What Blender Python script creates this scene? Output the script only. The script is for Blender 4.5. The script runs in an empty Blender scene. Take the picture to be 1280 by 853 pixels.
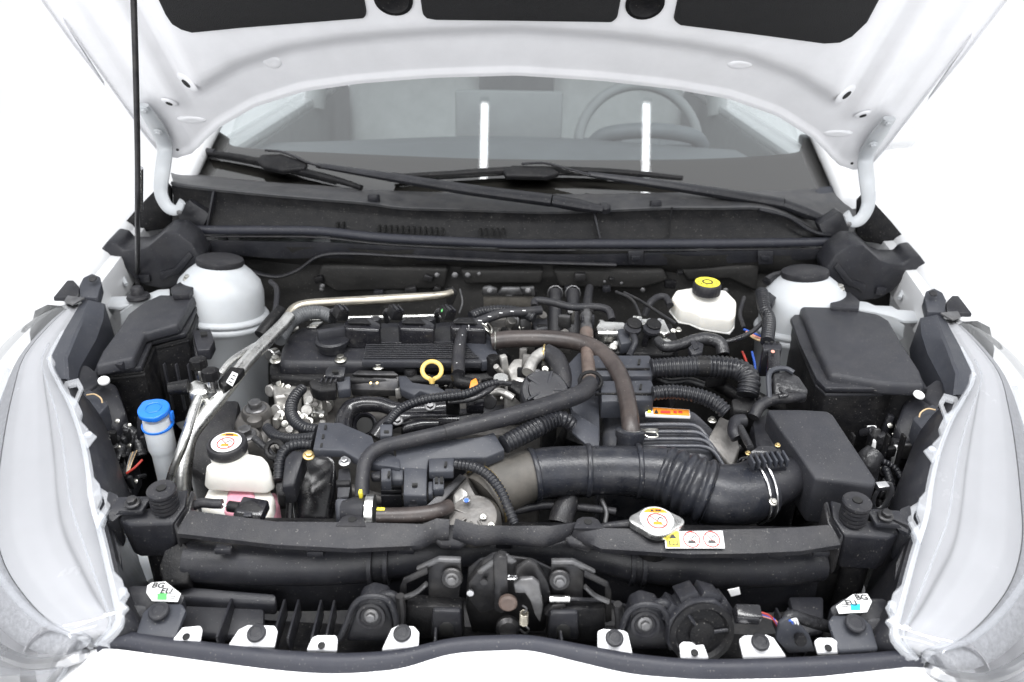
import bpy, bmesh, math, random
from mathutils import Vector as V, Matrix, Quaternion
random.seed(7)
R = math.radians
scene = bpy.context.scene
C = scene.collection

# ------------------------------------------------------------------ camera
FPX, PW, PH = 950.0, 1280.0, 853.0           # focal length in photograph pixels
CAM = V((0.0, -0.60, 1.44)); PITCH = R(26.0); ROLL = R(1.0)
FWD = V((0, math.cos(PITCH), -math.sin(PITCH)))
_r0, _u0 = V((1, 0, 0)), V((0, math.sin(PITCH), math.cos(PITCH)))
RGT = _r0*math.cos(ROLL) + _u0*math.sin(ROLL)
UPV = -_r0*math.sin(ROLL) + _u0*math.cos(ROLL)
cd = bpy.data.cameras.new('camera'); cam = bpy.data.objects.new('camera', cd); C.objects.link(cam)
cd.sensor_width = 36.0; cd.lens = 36.0*FPX/PW; cd.clip_start = 0.02; cd.clip_end = 200
cam.matrix_world = Matrix(((RGT.x, UPV.x, -FWD.x, CAM.x), (RGT.y, UPV.y, -FWD.y, CAM.y), (RGT.z, UPV.z, -FWD.z, CAM.z), (0, 0, 0, 1)))
cd.dof.use_dof = True; cd.dof.focus_distance = 1.10; cd.dof.aperture_fstop = 4.5
scene.camera = cam

# ------------------------------------------------------------------ light: white photo studio
w = bpy.data.worlds.new('World'); scene.world = w; w.use_nodes = True
bg = w.node_tree.nodes['Background']; bg.inputs['Color'].default_value = (0.95, 0.97, 1.0, 1); bg.inputs['Strength'].default_value = 0.80
def area(name, loc, target, sx, sy, watts, col=(1, 1, 1)):
    l = bpy.data.lights.new(name, 'AREA'); l.shape = 'RECTANGLE'; l.size = sx; l.size_y = sy; l.energy = watts; l.color = col
    o = bpy.data.objects.new(name, l); C.objects.link(o); o.location = loc
    o.rotation_euler = (V(target)-V(loc)).to_track_quat('-Z', 'Y').to_euler()
    return o
area('front_fill_lamp', (-0.4, -2.1, 1.75), (0, 0.5, 1.0), 1.8, 1.0, 22)  # unseen fill lamp, added in front to brighten hood underside and engine
for sx in (-1.35, -0.45, 0.55, 1.45): area('ceiling_strip_lamp', (sx, -0.35, 2.85), (sx*0.85, -0.30, 0.0), 0.09, 2.2, 20)
scene.view_settings.view_transform = 'Standard'; scene.view_settings.look = 'None'
scene.view_settings.exposure = 0.52; scene.view_settings.gamma = 1.0; scene.view_settings.use_curve_mapping = False
scene.cycles.use_denoising = True; scene.cycles.max_bounces = 8; scene.cycles.transparent_max_bounces = 40
scene.cycles.transmission_bounces = 8; scene.cycles.sample_clamp_indirect = 6.0; scene.cycles.caustics_refractive = False; scene.cycles.caustics_reflective = False

# ------------------------------------------------------------------ photograph pixel -> place
def ray(px, py):
    return RGT*((px-PW/2)/FPX) + UPV*((PH/2-py)/FPX) + FWD
def P(px, py, z):                      # the point seen at a pixel on the level plane at height z
    d = ray(px, py); t = (z-CAM.z)/d.z
    return CAM + d*t
def Q(px, py, y):                      # the point seen at a pixel on the upright plane at depth y
    d = ray(px, py); t = (y-CAM.y)/d.y
    return CAM + d*t
def pxsize(p):                         # metres per photograph pixel at a point
    return (p-CAM).dot(FWD)/FPX
def PS(l, z=None):
    return [P(a[0], a[1], a[2] if len(a) > 2 else z) for a in l]
def QS(l, y=None):
    return [Q(a[0], a[1], a[2] if len(a) > 2 else y) for a in l]
def MX(p): return V((-p.x, p.y, p.z))

# ------------------------------------------------------------------ materials (all procedural)
MATS = {}
def mat(name, col, rough=0.5, metal=0.0, var=0.25, vscale=14.0, bump=0.0, bscale=180.0, dust=0.0, spec=0.5, coat=0.0, dcol=(0.30, 0.28, 0.25)):
    if metal < 0.3 and max(col) < 0.05 and (name.startswith('plastic') or name.startswith('rubber') or name in ('conduit', 'case_paint')) and name != 'rubber_brown': col = (col[0]*1.14, col[1]*1.15, col[2]*1.22)   # raises dark plastics and rubbers and tints them slightly blue
    m = bpy.data.materials.new(name); m.use_nodes = True; nt = m.node_tree; b = nt.nodes['Principled BSDF']
    b.inputs['Metallic'].default_value = metal; b.inputs['Specular IOR Level'].default_value = spec
    b.inputs['Coat Weight'].default_value = coat; b.inputs['Coat Roughness'].default_value = 0.06
    tc = nt.nodes.new('ShaderNodeTexCoord'); geo = nt.nodes.new('ShaderNodeNewGeometry')
    n1 = nt.nodes.new('ShaderNodeTexNoise'); n1.inputs['Scale'].default_value = vscale; n1.inputs['Detail'].default_value = 7; n1.inputs['Roughness'].default_value = 0.65
    nt.links.new(geo.outputs['Position'], n1.inputs['Vector'])
    mr = nt.nodes.new('ShaderNodeMapRange'); mr.inputs['From Min'].default_value = 0.3; mr.inputs['From Max'].default_value = 0.7
    mr.inputs['To Min'].default_value = 1-var; mr.inputs['To Max'].default_value = 1+var
    nt.links.new(n1.outputs['Fac'], mr.inputs['Value'])
    mul = nt.nodes.new('ShaderNodeMix'); mul.data_type = 'RGBA'; mul.blend_type = 'MULTIPLY'; mul.inputs['Factor'].default_value = 1
    mul.inputs['A'].default_value = (*col, 1); nt.links.new(mr.outputs['Result'], mul.inputs['B'])
    out = mul.outputs['Result']
    if dust > 0:                        # settled dust: a patchy coat on faces that look up
        n2 = nt.nodes.new('ShaderNodeTexNoise'); n2.inputs['Scale'].default_value = 38; n2.inputs['Detail'].default_value = 8; n2.inputs['Roughness'].default_value = 0.7
        nt.links.new(geo.outputs['Position'], n2.inputs['Vector'])
        r2 = nt.nodes.new('ShaderNodeMapRange'); r2.inputs['From Min'].default_value = 0.40; r2.inputs['From Max'].default_value = 0.75; r2.inputs['To Max'].default_value = dust
        nt.links.new(n2.outputs['Fac'], r2.inputs['Value'])
        mx = nt.nodes.new('ShaderNodeMix'); mx.data_type = 'RGBA'; mx.inputs['B'].default_value = (*dcol, 1)
        nt.links.new(r2.outputs['Result'], mx.inputs['Factor']); nt.links.new(out, mx.inputs['A']); out = mx.outputs['Result']
    if 0 < dust < 0.3 and metal < 0.3 and max(col) < 0.3:                  # scattered pale specks of grit
        n4 = nt.nodes.new('ShaderNodeTexNoise'); n4.inputs['Scale'].default_value = 420; n4.inputs['Detail'].default_value = 1
        nt.links.new(geo.outputs['Position'], n4.inputs['Vector'])
        r4 = nt.nodes.new('ShaderNodeMapRange'); r4.inputs['From Min'].default_value = 0.71; r4.inputs['From Max'].default_value = 0.76; r4.inputs['To Max'].default_value = 0.45
        nt.links.new(n4.outputs['Fac'], r4.inputs['Value'])
        m4 = nt.nodes.new('ShaderNodeMix'); m4.data_type = 'RGBA'; m4.inputs['B'].default_value = (0.26, 0.25, 0.23, 1)
        nt.links.new(r4.outputs['Result'], m4.inputs['Factor']); nt.links.new(out, m4.inputs['A']); out = m4.outputs['Result']
    nt.links.new(out, b.inputs['Base Color'])
    rr = nt.nodes.new('ShaderNodeMapRange'); rr.inputs['From Min'].default_value = 0.3; rr.inputs['From Max'].default_value = 0.7
    rr.inputs['To Min'].default_value = max(0.02, rough-0.07); rr.inputs['To Max'].default_value = min(1, rough+0.09)
    nt.links.new(n1.outputs['Fac'], rr.inputs['Value']); nt.links.new(rr.outputs['Result'], b.inputs['Roughness'])
    if bump > 0:
        n3 = nt.nodes.new('ShaderNodeTexNoise'); n3.inputs['Scale'].default_value = bscale; n3.inputs['Detail'].default_value = 3
        nt.links.new(geo.outputs['Position'], n3.inputs['Vector'])
        bp = nt.nodes.new('ShaderNodeBump'); bp.inputs['Strength'].default_value = bump; bp.inputs['Distance'].default_value = 0.002
        nt.links.new(n3.outputs['Fac'], bp.inputs['Height']); nt.links.new(bp.outputs['Normal'], b.inputs['Normal'])
    MATS[name] = m
    return m
mat('paint', (0.62, 0.625, 0.635), 0.22, var=0.02, coat=0.6)
mat('paint_inner', (0.80, 0.80, 0.82), 0.42, var=0.04, bump=0.03, bscale=90, coat=0.15)
mat('paint_bay', (0.45, 0.47, 0.49), 0.42, var=0.08, vscale=9, dust=0.18, dcol=(0.45, 0.42, 0.38))
mat('plastic', (0.0135, 0.0138, 0.0162), 0.34, var=0.3, bump=0.25, bscale=900, dust=0.04, spec=0.30)
mat('plastic_lid', (0.021, 0.0215, 0.0245), 0.42, var=0.15, bump=0.35, bscale=1100, dust=0.04, spec=0.32)
mat('plastic_grey', (0.028, 0.030, 0.0355), 0.44, var=0.12, bump=0.2, bscale=900, dust=0.04, spec=0.35)
mat('plastic_gloss', (0.008, 0.008, 0.010), 0.20, var=0.25, dust=0.05)
mat('plastic_dark', (0.0045, 0.0045, 0.0052), 0.45, var=0.4, dust=0.04, bump=0.3, bscale=400, spec=0.22)
mat('plastic_dusty', (0.0125, 0.0125, 0.0140), 0.34, var=0.3, dust=0.09, bump=0.3, bscale=500, spec=0.32)
mat('rubber', (0.0145, 0.0145, 0.0165), 0.45, var=0.25, dust=0.06, bump=0.25, bscale=500, spec=0.3)
mat('rubber_hose', (0.0130, 0.0142, 0.0180), 0.30, var=0.3, vscale=22, dust=0.08, bump=0.15, bscale=350, spec=0.36)
mat('rubber_seal', (0.022, 0.023, 0.029), 0.46, var=0.12, dust=0.03, bump=0.2, bscale=700, spec=0.36)
mat('rubber_brown', (0.028, 0.022, 0.021), 0.40, var=0.3, vscale=24, dust=0.20, dcol=(0.20, 0.16, 0.14))
mat('conduit', (0.0105, 0.011, 0.013), 0.30, var=0.25, dust=0.04, spec=0.35)
mat('conduit_grey', (0.075, 0.079, 0.085), 0.45, var=0.15, dust=0.1)
mat('tape', (0.020, 0.020, 0.022), 0.30, var=0.3, vscale=60, bump=0.8, bscale=160)
mat('cast', (0.50, 0.49, 0.47), 0.42, metal=0.75, var=0.35, vscale=45, bump=0.35, bscale=150, dust=0.42, dcol=(0.20, 0.17, 0.14))
mat('cast_dark', (0.14, 0.135, 0.13), 0.5, metal=0.6, var=0.4, vscale=30, bump=0.35, bscale=150, dust=0.4, dcol=(0.14, 0.12, 0.10))
mat('alu_pipe', (0.72, 0.72, 0.70), 0.28, metal=1.0, var=0.2, vscale=40, bump=0.15, bscale=200, dust=0.25)
mat('pipe_tan', (0.40, 0.37, 0.31), 0.40, metal=0.9, var=0.25, vscale=40, dust=0.2)
mat('steel', (0.62, 0.62, 0.63), 0.28, metal=1.0, var=0.15)
mat('zinc', (0.55, 0.54, 0.50), 0.34, metal=1.0, var=0.2, dust=0.15)
mat('steel_worn', (0.15, 0.15, 0.155), 0.42, metal=0.85, var=0.4, vscale=60, dust=0.2)
mat('steel_dark', (0.030, 0.030, 0.033), 0.38, metal=0.6, var=0.3, vscale=50, dust=0.15)
mat('brass', (0.55, 0.42, 0.20), 0.35, metal=0.9)
mat('shield', (0.10, 0.092, 0.080), 0.55, metal=0.5, var=0.3, vscale=60, dust=0.3)
mat('rust_pipe', (0.085, 0.060, 0.050), 0.5, var=0.4, vscale=45, dust=0.2)
mat('blue_cap', (0.01, 0.15, 0.62), 0.32, var=0.08)
mat('yellow_ring', (0.66, 0.46, 0.13), 0.42, var=0.12)
mat('orange', (0.75, 0.24, 0.02), 0.45, var=0.1)
mat('yellow', (0.80, 0.68, 0.05), 0.5, var=0.06)
mat('label_white', (0.78, 0.78, 0.78), 0.5, var=0.04)
mat('label_orange', (0.80, 0.27, 0.02), 0.5, var=0.04)
mat('label_red', (0.55, 0.04, 0.03), 0.5, var=0.05)
mat('label_black', (0.02, 0.02, 0.02), 0.5, var=0.05)
mat('label_green', (0.10, 0.45, 0.12), 0.5, var=0.05)
mat('label_cyan', (0.02, 0.42, 0.62), 0.5, var=0.05)
mat('felt', (0.010, 0.010, 0.011), 0.95, var=0.35, vscale=120, bump=1.0, bscale=700)
mat('undertray', (0.006, 0.006, 0.006), 0.8, var=0.5)
mat('firewall', (0.010, 0.0095, 0.009), 0.75, var=0.5, vscale=12, bump=0.6, bscale=60, dust=0.12, dcol=(0.05, 0.045, 0.04))
mat('floor', (0.95, 0.95, 0.95), 0.5, var=0.03, vscale=1.5)
mat('cabin', (0.26, 0.265, 0.27), 0.7, var=0.1)
mat('cabin_light', (0.42, 0.43, 0.43), 0.7, var=0.1)
mat('dash', (0.13, 0.14, 0.15), 0.6, var=0.15, bump=0.3, bscale=400)
mat('frit', (0.034, 0.029, 0.026), 0.12, var=0.05)
mat('wire_red', (0.35, 0.03, 0.02), 0.4); mat('wire_blue', (0.03, 0.10, 0.45), 0.4); mat('wire_pink', (0.65, 0.28, 0.22), 0.4); mat('wire_tan', (0.50, 0.36, 0.20), 0.4)
mat('reflector', (0.55, 0.55, 0.57), 0.18, metal=0.7, var=0.08)
mat('bezel', (0.48, 0.485, 0.505), 0.20, var=0.03, bump=0.12, bscale=1500)
mat('amber', (0.55, 0.22, 0.08), 0.3, var=0.1)
def translucent(name, col, trans, rough=0.35, sss=0.6):
    m = mat(name, col, rough, var=0.08, vscale=25, dust=0.10, dcol=(0.5, 0.45, 0.38)); b = m.node_tree.nodes['Principled BSDF']
    b.inputs['Subsurface Weight'].default_value = sss; b.inputs['Subsurface Radius'].default_value = (0.02, 0.018, 0.015); b.inputs['Subsurface Scale'].default_value = 0.5
    b.inputs['Transmission Weight'].default_value = trans
translucent('tank_white', (0.72, 0.705, 0.66), 0.0, 0.38, 0.4)
translucent('tank_clear', (0.62, 0.65, 0.68), 0.10, 0.35, 0.5)
translucent('coolant', (0.66, 0.30, 0.37), 0.0, 0.38, 0.5)
def clear(name, col, rough, ior, mixw):
    m = bpy.data.materials.new(name); m.use_nodes = True; nt = m.node_tree; nt.nodes.remove(nt.nodes['Principled BSDF'])
    o = nt.nodes['Material Output']; t = nt.nodes.new('ShaderNodeBsdfTransparent'); t.inputs['Color'].default_value = (*col, 1)
    g = nt.nodes.new('ShaderNodeBsdfGlossy'); g.inputs['Roughness'].default_value = rough
    f = nt.nodes.new('ShaderNodeFresnel'); f.inputs['IOR'].default_value = ior
    a = nt.nodes.new('ShaderNodeMath'); a.operation = 'ADD'; a.inputs[1].default_value = mixw; a.use_clamp = True
    n = nt.nodes.new('ShaderNodeTexNoise'); n.inputs['Scale'].default_value = 300; geo = nt.nodes.new('ShaderNodeNewGeometry'); nt.links.new(geo.outputs['Position'], n.inputs['Vector'])
    bp = nt.nodes.new('ShaderNodeBump'); bp.inputs['Strength'].default_value = 0.03; bp.inputs['Distance'].default_value = 0.0005; nt.links.new(n.outputs['Fac'], bp.inputs['Height']); nt.links.new(bp.outputs['Normal'], g.inputs['Normal'])
    mx = nt.nodes.new('ShaderNodeMixShader'); nt.links.new(f.outputs['Fac'], a.inputs[0]); nt.links.new(a.outputs[0], mx.inputs['Fac'])
    nt.links.new(t.outputs[0], mx.inputs[1]); nt.links.new(g.outputs[0], mx.inputs[2]); nt.links.new(mx.outputs[0], o.inputs['Surface'])
    MATS[name] = m
clear('windscreen', (0.90, 0.955, 0.96), 0.01, 1.52, 0.115)
clear('window', (0.96, 0.98, 0.98), 0.02, 1.5, 0.02)
clear('lens', (0.97, 0.972, 0.98), 0.03, 1.52, 0.05)
def moulded_clear(name):               # moulded clear plastic edge: part see-through, part pale glossy
    m = bpy.data.materials.new(name); m.use_nodes = True; nt = m.node_tree; b = nt.nodes['Principled BSDF']
    b.inputs['Base Color'].default_value = (0.80, 0.81, 0.84, 1); b.inputs['Roughness'].default_value = 0.10
    t = nt.nodes.new('ShaderNodeBsdfTransparent'); t.inputs['Color'].default_value = (0.96, 0.97, 0.98, 1); mx = nt.nodes.new('ShaderNodeMixShader'); mx.inputs['Fac'].default_value = 0.22
    nt.links.new(t.outputs[0], mx.inputs[1]); nt.links.new(b.outputs[0], mx.inputs[2]); nt.links.new(mx.outputs[0], nt.nodes['Material Output'].inputs['Surface']); MATS[name] = m
moulded_clear('lens_edge')
def emit(name, s):
    m = bpy.data.materials.new(name); m.use_nodes = True; nt = m.node_tree; e = nt.nodes.new('ShaderNodeEmission')
    e.inputs['Color'].default_value = (0.95, 0.97, 1, 1); e.inputs['Strength'].default_value = s
    nt.links.new(e.outputs[0], nt.nodes['Material Output'].inputs['Surface']); MATS[name] = m
emit('tube_glow', 7.0)
mat('rubber_dusty', (0.060, 0.056, 0.050), 0.6, var=0.35, vscale=26, dust=0.35, dcol=(0.16, 0.14, 0.12))
mat('case_paint', (0.040, 0.042, 0.048), 0.28, var=0.25, vscale=30, dust=0.15)
mat('hex_texture', (0.34, 0.345, 0.365), 0.40, var=0.2, vscale=160, bump=0.6, bscale=240)
mat('plastic_lit_top', (0.045, 0.046, 0.050), 0.48, var=0.18, bump=0.3, bscale=700, dust=0.15)  # cowl plastic again, made paler: light on the upper strip put into the colour

# ------------------------------------------------------------------ mesh collector
def catmull(pts, n):
    if len(pts) < 3: return [pts[0].lerp(pts[1], i/n) for i in range(n+1)] if len(pts) == 2 else pts
    out = []
    q = [pts[0]*2-pts[1]] + list(pts) + [pts[-1]*2-pts[-2]]
    for i in range(1, len(q)-2):
        p0, p1, p2, p3 = q[i-1], q[i], q[i+1], q[i+2]
        for k in range(n):
            t = k/n
            out.append(0.5*((2*p1)+(p2-p0)*t+(2*p0-5*p1+4*p2-p3)*t*t+(3*p1-p0-3*p2+p3)*t**3))
    out.append(pts[-1].copy())
    return out
def interp(vals, u):
    n = len(vals)-1
    x = min(max(u, 0), 1)*n; i = min(int(x), n-1) if n > 0 else 0
    return vals[0] if n == 0 else vals[i]*(1-(x-i))+vals[i+1]*(x-i)
class MB:
    def __init__(s): s.v = []; s.f = []
    def raw(s, vs, fs):
        o = len(s.v); s.v += [V(v) for v in vs]; s.f += [[i+o for i in f] for f in fs]; return s
    def addbm(s, bm):
        bm.verts.index_update(); s.raw([v.co.copy() for v in bm.verts], [[v.index for v in f.verts] for f in bm.faces]); bm.free(); return s
    def prism(s, top, down, bevel=0.003, seg=2, taper=1.0, tvec=None):
        """top polygon (world points) extruded by vector or drop 'down'; taper scales the far face about its centre"""
        d = V((0, 0, -down)) if isinstance(down, (int, float)) else V(down)
        c = sum(top, V())/len(top)
        bot = [c+(p-c)*taper+d for p in top]; n = len(top)
        bm = bmesh.new(); tv = [bm.verts.new(p) for p in top]; bv = [bm.verts.new(p) for p in bot]
        bm.faces.new(tv); bm.faces.new(bv[::-1])
        for i in range(n): bm.faces.new([tv[i], bv[i], bv[(i+1) % n], tv[(i+1) % n]])
        bmesh.ops.recalc_face_normals(bm, faces=bm.faces)
        if bevel > 0:
            es = [e for e in bm.edges if e.calc_face_angle(0) > 0.35]
            bmesh.ops.bevel(bm, geom=es, offset=bevel, segments=seg, affect='EDGES', profile=0.5, clamp_overlap=True)
        return s.addbm(bm)
    def box(s, c, size, rot=(0, 0, 0), bevel=0.002, seg=2):
        m = Matrix.Translation(V(c)) @ (Matrix.Rotation(rot[2], 4, 'Z') @ Matrix.Rotation(rot[1], 4, 'Y') @ Matrix.Rotation(rot[0], 4, 'X'))
        x, y, z = size[0]/2, size[1]/2, size[2]/2
        return s.prism([m @ V(p) for p in ((-x, -y, z), (x, -y, z), (x, y, z), (-x, y, z))], m.to_3x3() @ V((0, 0, -2*z)), bevel, seg)
    def tube(s, pts, r, seg=14, n=8, corr=None, closed=False, caps=True, flat=1.0):
        """pts world points, r metres (number or list along the path); corr=(pitch, amount) makes ribs"""
        rl = list(r) if isinstance(r, (list, tuple)) else [r]
        path = catmull(pts, n) if not closed else catmull(list(pts)+[pts[0]], n)[:-1]
        L = [0.0]
        for i in range(1, len(path)): L.append(L[-1]+(path[i]-path[i-1]).length)
        if corr:
            tot = L[-1]; k = max(2, int(tot/corr[0])); new = []; rad = []; j = 0
            for a in range(k):
                for f, g in (((0.0, 1.0), (0.45, 1.0), (0.55, 1-corr[1]), (0.92, 1-corr[1])) if len(corr) == 2 else [(q/10, 1-corr[1]*(0.5+0.5*math.cos(q*math.pi/5))**1.6) for q in range(10)]):
                    d = (a+f)/k*tot
                    while j < len(L)-2 and L[j+1] < d: j += 1
                    t = (d-L[j])/max(1e-9, L[j+1]-L[j]); new.append(path[j].lerp(path[j+1], t)); rad.append(interp(rl, d/tot)*g)
            new.append(path[-1]); rad.append(rl[-1]); path, rr = new, rad
        else:
            rr = [interp(rl, L[i]/max(1e-9, L[-1])) for i in range(len(path))]
        nP = len(path); vs = []; fs = []
        t0 = (path[1]-path[0]).normalized(); up = V((0, 0, 1)) if abs(t0.z) < 0.9 else V((0, 1, 0))
        nrm = (up-t0*up.dot(t0)).normalized()
        for i in range(nP):
            a = path[(i-1) % nP] if (closed or i > 0) else path[0]; b = path[(i+1) % nP] if (closed or i < nP-1) else path[-1]
            t = (b-a).normalized(); nrm = (nrm-t*nrm.dot(t)).normalized(); bi = t.cross(nrm)
            for k in range(seg):
                th = 2*math.pi*k/seg
                vs.append(path[i]+(nrm*math.cos(th)*flat+bi*math.sin(th))*rr[i])
        for i in range(nP if closed else nP-1):
            for k in range(seg):
                a = i*seg+k; b = i*seg+(k+1) % seg; c = ((i+1) % nP)*seg+(k+1) % seg; d = ((i+1) % nP)*seg+k
                fs.append([a, b, c, d])
        if caps and not closed: fs.append(list(range(seg))[::-1]); fs.append([(nP-1)*seg+k for k in range(seg)])
        return s.raw(vs, fs)
    def lathe(s, prof, c, axis=(0, 0, 1), seg=32, lobes=None):
        """prof [(radius, height)] turned round axis at c"""
        ax = V(axis).normalized(); q = V((0, 0, 1)).rotation_difference(ax); c = V(c); vs = []; fs = []
        for (r, h) in prof:
            for k in range(seg):
                th = 2*math.pi*k/seg; rr = r*(1+(lobes[1] if (lobes and int(k*lobes[0]*2/seg) % 2) else 0))
                vs.append(c+q @ V((rr*math.cos(th), rr*math.sin(th), h)))
        for i in range(len(prof)-1):
            for k in range(seg): fs.append([i*seg+k, i*seg+(k+1) % seg, (i+1)*seg+(k+1) % seg, (i+1)*seg+k])
        fs.append(list(range(seg))[::-1]); fs.append([(len(prof)-1)*seg+k for k in range(seg)])
        return s.raw(vs, fs)
    def grid(s, rows, thick=0.0, tdir=None):
        """rows: list of equal-length point lists -> sheet (optionally given thickness along tdir)"""
        n, m = len(rows), len(rows[0]); vs = [p for r_ in rows for p in r_]; fs = []
        for i in range(n-1):
            for j in range(m-1): fs.append([i*m+j, i*m+j+1, (i+1)*m+j+1, (i+1)*m+j])
        if thick == 0: return s.raw(vs, fs)
        bm = bmesh.new(); bv = [bm.verts.new(p) for p in vs]
        for f in fs: bm.faces.new([bv[i] for i in f])
        bm.normal_update()
        d = V(tdir)*thick if tdir else None
        bv2 = [bm.verts.new(v.co+(d if d else -v.normal*thick)) for v in bv]
        for f in fs: bm.faces.new([bv2[i] for i in f][::-1])
        rim = [j for j in range(m)]+[i*m+m-1 for i in range(1, n)]+[(n-1)*m+j for j in range(m-2, -1, -1)]+[i*m for i in range(n-2, 0, -1)]
        for a, b in zip(rim, rim[1:]+rim[:1]): bm.faces.new([bv[b], bv[a], bv2[a], bv2[b]])
        bmesh.ops.recalc_face_normals(bm, faces=bm.faces)
        return s.addbm(bm)
    def mirror(s):
        return MB().raw([MX(p) for p in s.v], [f[::-1] for f in s.f])
    def join(s, o): return s.raw(o.v, o.f)
WL = {}
def base_of(mb):
    xs = [p.x for p in mb.v]; ys = [p.y for p in mb.v]; zs = [p.z for p in mb.v]
    return V(((min(xs)+max(xs))/2, (min(ys)+max(ys))/2, min(zs)))
def build(name, mb, m, parent=None, sharp=38, bevel_wt=None):
    o0 = WL[parent.name] if parent else base_of(mb)
    me = bpy.data.meshes.new(name); me.from_pydata([p-o0 for p in mb.v], [], mb.f); me.update()
    bm = bmesh.new(); bm.from_mesh(me); bmesh.ops.recalc_face_normals(bm, faces=bm.faces); bm.to_mesh(me); bm.free()
    me.polygons.foreach_set('use_smooth', [True]*len(me.polygons)); me.set_sharp_from_angle(angle=R(sharp))
    me.materials.append(MATS[m]); o = bpy.data.objects.new(name, me); C.objects.link(o)
    if parent: o.parent = parent
    else: o.location = o0
    WL[o.name] = o0
    return o
def tag(o, label, cat, group=None):
    o['label'] = label; o['category'] = cat
    if group: o['group'] = group
    return o
def thing(name, label, cat, loc, group=None):
    o = bpy.data.objects.new(name, None); C.objects.link(o); o.location = loc; o.empty_display_size = 0.02; WL[o.name] = V(loc)
    return tag(o, label, cat, group)
def one(name, mb, m, label, cat, group=None, sharp=38): return tag(build(name, mb, m, None, sharp), label, cat, group)
def struct(name, mb, m):
    o = build(name, mb, m); o['kind'] = 'structure'; return o
# shared small meshes -------------------------------------------------
SH = {}
def shared(key, mb):
    me = bpy.data.meshes.new(key); me.from_pydata(mb.v, [], mb.f); me.update(); me.polygons.foreach_set('use_smooth', [True]*len(me.polygons)); me.set_sharp_from_angle(angle=R(35))
    me.materials.append(None); SH[key] = me; return me
_b = MB().lathe([(1.0, 0), (1.0, 0.16), (0.93, 0.24), (0.72, 0.30)], (0, 0, 0), seg=20)
hexp = [V((0.66*math.cos(i*math.pi/3), 0.66*math.sin(i*math.pi/3), 0.85)) for i in range(6)]
_b.prism(hexp, 0.62, 0.06, 2).lathe([(0.36, 0.855), (0.36, 0.80)], (0, 0, 0), seg=12); shared('bolt', _b)
_b = MB().lathe([(1.0, 0), (1.0, 0.18), (0.90, 0.30), (0.62, 0.33), (0.58, 0.28), (0.30, 0.28)], (0, 0, 0), seg=24); shared('clip', _b)
_b = MB().lathe([(1.0, 0), (1.0, 0.35), (0.90, 0.50), (0.55, 0.52), (0.50, 0.35), (0.2, 0.35)], (0, 0, 0), seg=20); shared('nut', _b)
SHM = {}
def small(kind, name, parent, p, r, nrm=(0, 0, 1), m='zinc', spin=None):
    key = (kind, m)
    if key not in SHM:
        me = SH[kind].copy(); me.materials[0] = MATS[m]; SHM[key] = me
    o = bpy.data.objects.new(name, SHM[key]); C.objects.link(o); o.parent = parent
    o.location = V(p)-WL[parent.name]; q = V((0, 0, 1)).rotation_difference(V(nrm).normalized())
    o.rotation_mode = 'QUATERNION'; o.rotation_quaternion = q @ Quaternion((0, 0, 1), spin if spin is not None else random.uniform(0, 1))
    o.scale = (r, r, r); WL[o.name] = V(p)
    return o
def bolt(parent, px, py, z, wpx=14, m='zinc', nrm=(0, -0.15, 1), name='bolt', kind='bolt'):
    p = P(px, py, z); return small(kind, name, parent, p, wpx/2*pxsize(p), nrm, m)
def boltp(parent, p, r, m='zinc', nrm=(0, -0.15, 1), name='bolt', kind='bolt'): return small(kind, name, parent, p, r, nrm, m)
def path3(l):                            # [(px, py, z, width_px)] -> points, radii
    pts = PS([a[:3] for a in l]); return pts, [a[3]/2*pxsize(p) for a, p in zip(l, pts)]
def hose(l, seg=14, n=8, corr=None, caps=True):
    pts, rr = path3(l); return MB().tube(pts, rr, seg, n, corr, caps=caps)
def prismP(l, z, down, bevel=0.003, seg=2, taper=1.0, mb=None): return (mb or MB()).prism(PS(l, z), down, bevel, seg, taper)
def prismQ(l, y, back, bevel=0.003, seg=2, taper=1.0, mb=None): return (mb or MB()).prism(QS(l, y), (0, back, 0), bevel, seg, taper)
def cyl(p, r, h, axis=(0, 0, 1), seg=28, bev=0.12, mb=None):
    b = bev*min(r, h); return (mb or MB()).lathe([(r-b, 0), (r, b), (r, h-b), (r-b, h)], p, axis, seg)
def frame_of(n):
    n = V(n).normalized(); u = (V((1, 0, 0))-n*n.x).normalized(); return u, n.cross(u), n
def disc(p, n, r, h=0.0004, seg=32, r2=None): return MB().lathe([(r, 0), (r, h)], p, n, seg)
def flat_poly(p, n, pts, h=0.0005):
    u, v, w_ = frame_of(n); return MB().prism([V(p)+u*a+v*b+w_*h for a, b in pts], -w_*h, 0)
def ring(p, n, r, t, h=0.0005, seg=36):
    u, v, w_ = frame_of(n); pts = [V(p)+(u*math.cos(2*math.pi*k/seg)+v*math.sin(2*math.pi*k/seg))*r+w_*h for k in range(seg)]
    return MB().tube(pts, t, 6, 1, closed=True)
def text(name, s, p, n, size, m, parent, rot=0.0):
    cu = bpy.data.curves.new(name, 'FONT'); cu.body = s; cu.size = size; cu.align_x = 'CENTER'; cu.align_y = 'CENTER'; cu.extrude = 0.0001; cu.offset = 0.00022
    ob = bpy.data.objects.new(name+'_tmp', cu); C.objects.link(ob); dg = bpy.context.evaluated_depsgraph_get()
    me = bpy.data.meshes.new_from_object(ob.evaluated_get(dg)); bpy.data.objects.remove(ob); bpy.data.curves.remove(cu)
    u, v, w_ = frame_of(n); me.transform(Matrix((u, v, w_)).transposed().to_4x4() @ Matrix.Rotation(rot, 4, 'Z'))
    me.materials.clear(); me.materials.append(MATS[m]); o = bpy.data.objects.new(name, me); C.objects.link(o); o.parent = parent; o.location = V(p)-WL[parent.name]; WL[o.name] = V(p)
    return o
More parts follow.
